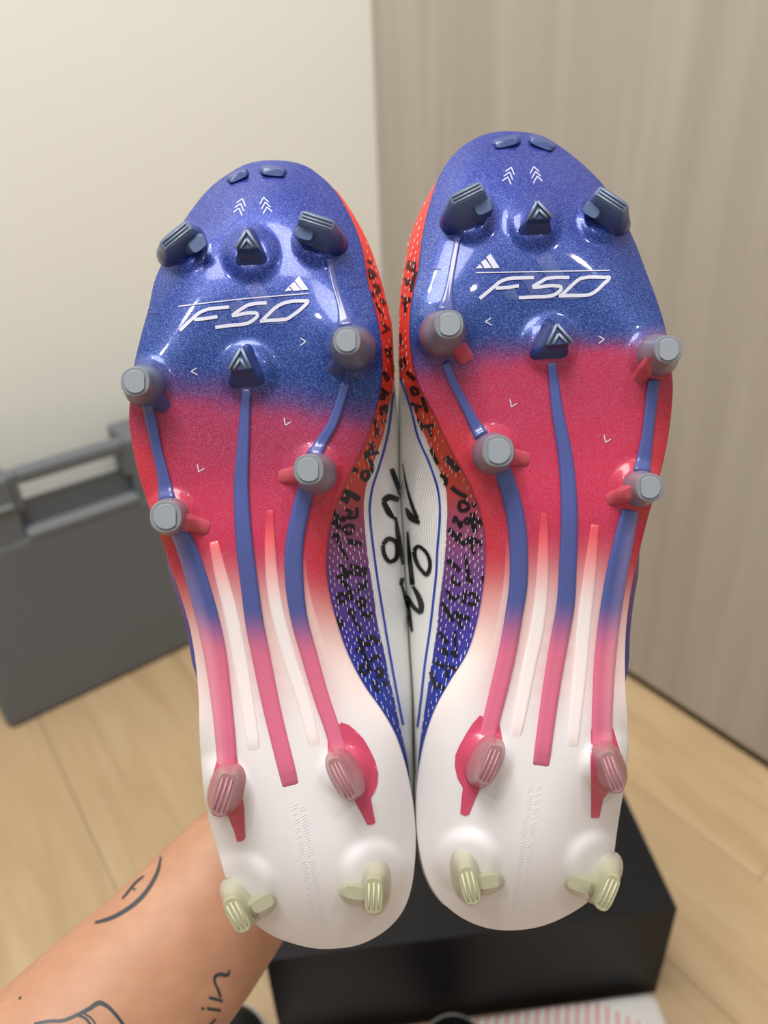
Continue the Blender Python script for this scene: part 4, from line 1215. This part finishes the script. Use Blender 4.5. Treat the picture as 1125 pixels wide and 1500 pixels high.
def tube(pts, K=20):
    """pts: (x, y, z, half-width, half-depth) in camera axes; the ellipse is wide across the image and deep along the view"""
    Q = np.asarray(pts, float)
    n = max(10, len(Q) * 7)
    s = np.concatenate([[0], np.cumsum(np.linalg.norm(np.diff(Q[:, :3], axis=0), axis=1))])
    q = np.linspace(0, s[-1], n)
    Q = np.stack([pchip(s, Q[:, k])(q) for k in range(5)], 1)
    T = np.gradient(Q[:, :3], axis=0); T /= np.linalg.norm(T, axis=1)[:, None]
    rings = []

    def ring(c, t, a, d):
        e1 = np.cross(t, [0, 0, 1.0]); e1 /= np.linalg.norm(e1); e2 = np.cross(e1, t)
        return [bm.verts.new(c2w(c + e1 * a * math.cos(2 * math.pi * k / K) + e2 * d * math.sin(2 * math.pi * k / K))) for k in range(K)]
    for f_ in (0.85, 0.5):
        rings.insert(0 if f_ == 0.5 else 0, None)
    rings = []
    for f_ in (0.5, 0.85):
        rings.append(ring(Q[0, :3] - T[0] * Q[0, 4] * math.sqrt(1 - f_ * f_) * 0.6, T[0], Q[0, 3] * f_, Q[0, 4] * f_))
    for i in range(n):
        rings.append(ring(Q[i, :3], T[i], Q[i, 3], Q[i, 4]))
    for f_ in (0.85, 0.5):
        rings.append(ring(Q[-1, :3] + T[-1] * Q[-1, 4] * math.sqrt(1 - f_ * f_), T[-1], Q[-1, 3] * f_, Q[-1, 4] * f_))
    for i in range(len(rings) - 1):
        for k in range(K):
            bm.faces.new((rings[i][k], rings[i][(k + 1) % K], rings[i + 1][(k + 1) % K], rings[i + 1][k]))
    bm.faces.new(rings[0]); bm.faces.new(rings[-1])


def pz(x, y, z, a, d):
    return tuple(px(x, y, z)) + (a, d)


ARM = [pz(-130, 1770, 0.300, .046, .043), pz(60, 1600, 0.325, .0445, .039), pz(165, 1492, 0.345, .0432, .035), pz(247, 1408, 0.362, .0412, .031), pz(347, 1288, 0.386, .0370, .027),
       pz(410, 1215, 0.398, .0325, .023), pz(470, 1150, 0.402, .034, .021), pz(520, 1095, 0.392, .041, .018), pz(570, 1045, 0.383, .041, .015)]
tube(ARM, 28)
ZT = 0.3725
fing = [  # four fingers laid over the instep of the other boot, a thumb over the near one
    [(592, 985), (640, 950), (690, 925), (735, 915)], [(612, 1015), (668, 985), (722, 968), (775, 962)],
    [(622, 1050), (680, 1030), (735, 1020), (785, 1020)], [(618, 1085), (665, 1078), (708, 1076), (748, 1080)]]
for i, pts in enumerate(fing):
    r_ = (.0092, .0096, .0092, .008)[i]
    tube([pz(545 + 0.2 * (pts[0][0] - 545), 1060 + 0.3 * (pts[0][1] - 1060), .384, .011, .011)] + [pz(p[0], p[1], ZT + (.010, .009, .004, -.003)[k], r_ * (1.1 - .1 * k), r_ * (1.05 - .1 * k)) for k, p in enumerate(pts)], 14)
tube([pz(470, 1120, .394, .014, .013), pz(450, 1060, .388, .013, .012), pz(448, 1000, .381, .0112, .0108), pz(455, 950, .373, .0098, .0095), pz(462, 915, .367, .0085, .008)], 14)
bmesh.ops.recalc_face_normals(bm, faces=bm.faces)
me = bpy.data.meshes.new('arm_raw'); bm.to_mesh(me); bm.free()
tmp = bpy.data.objects.new('arm_raw', me); COL.objects.link(tmp)
md = tmp.modifiers.new('remesh', 'REMESH'); md.mode = 'VOXEL'; md.voxel_size = 0.0022
md = tmp.modifiers.new('smooth', 'SMOOTH'); md.factor = 0.5; md.iterations = 10
dg = bpy.context.evaluated_depsgraph_get()
em = bpy.data.meshes.new_from_object(tmp.evaluated_get(dg))
bpy.data.objects.remove(tmp, do_unlink=True)
vv = np.zeros(len(em.vertices) * 3); em.vertices.foreach_get('co', vv); vv = vv.reshape(-1, 3)
arm_o = c2w(px(60, 1600, 0.325))
armV = (vv - np.array([0, 0, CAM_H])) @ R          # back to camera axes
polys = [list(p.vertices) for p in em.polygons]
person = cmesh('person', vv, polys, m_skin, origin=arm_o, world=True,
               label='bare tattooed forearm and hand holding up the boots from behind', category='person')
bvA = BVHTree.FromPolygons([Vector(p) for p in armV], polys)


def projA(x, y, lift):
    d = Vector(((x - CX) / F, (y - CY) / F, 1.0)).normalized()
    loc, nrm, idx, dist = bvA.ray_cast(Vector((0, 0, 0)), d)
    if loc is None:
        return None
    if nrm.dot(d) > 0:
        nrm = -nrm
    return np.array(loc + nrm * lift)


TT = [('tattoo_circle', [([(236, 1255), (232, 1274), (220, 1298), (204, 1318), (180, 1336), (160, 1346), (139, 1352)], [3, 5, 6, 6.5, 6, 6, 4]), ([(211, 1283), (197, 1295), (189, 1305), (179, 1317)], [3, 4, 4, 3]), ([(192, 1300), (199, 1304)], [3, 3])]),
      ('tattoo_letters', [([(336, 1421), (333, 1428), (322, 1427), (315, 1430), (314, 1437), (319, 1449), (323, 1461)], [3, 5, 6, 5, 4, 4, 4]), ([(306, 1461), (326, 1466)], [4.5, 4.5]), ([(303, 1477), (323, 1480)], [4.5, 4.5]), ([(295, 1477), (299, 1477.6)], [4, 4]), ([(316, 1492), (309, 1500), (300, 1512), (306, 1522)], [3, 4, 4, 4])]),
      ('tattoo_drawing', [([(50, 1500), (72, 1496), (92, 1495), (112, 1487), (130, 1478), (147, 1469), (157, 1474), (170, 1487), (184, 1506)], [4, 5, 5, 5, 6, 7, 6, 5, 5]), ([(113, 1487), (124, 1491), (134, 1503)], [4, 4, 4]), ([(122, 1484), (134, 1492), (142, 1504)], [3, 3, 3])]),
      ('mole', [([(28, 1464), (31, 1460)], [3, 3])])]
for nm, strokes in TT:
    v, f = merge([ribbon(p, wd, projA, lift=0.0002) for p, wd in strokes])
    if f:
        cmesh(nm, v, f, m_tat, parent=person)
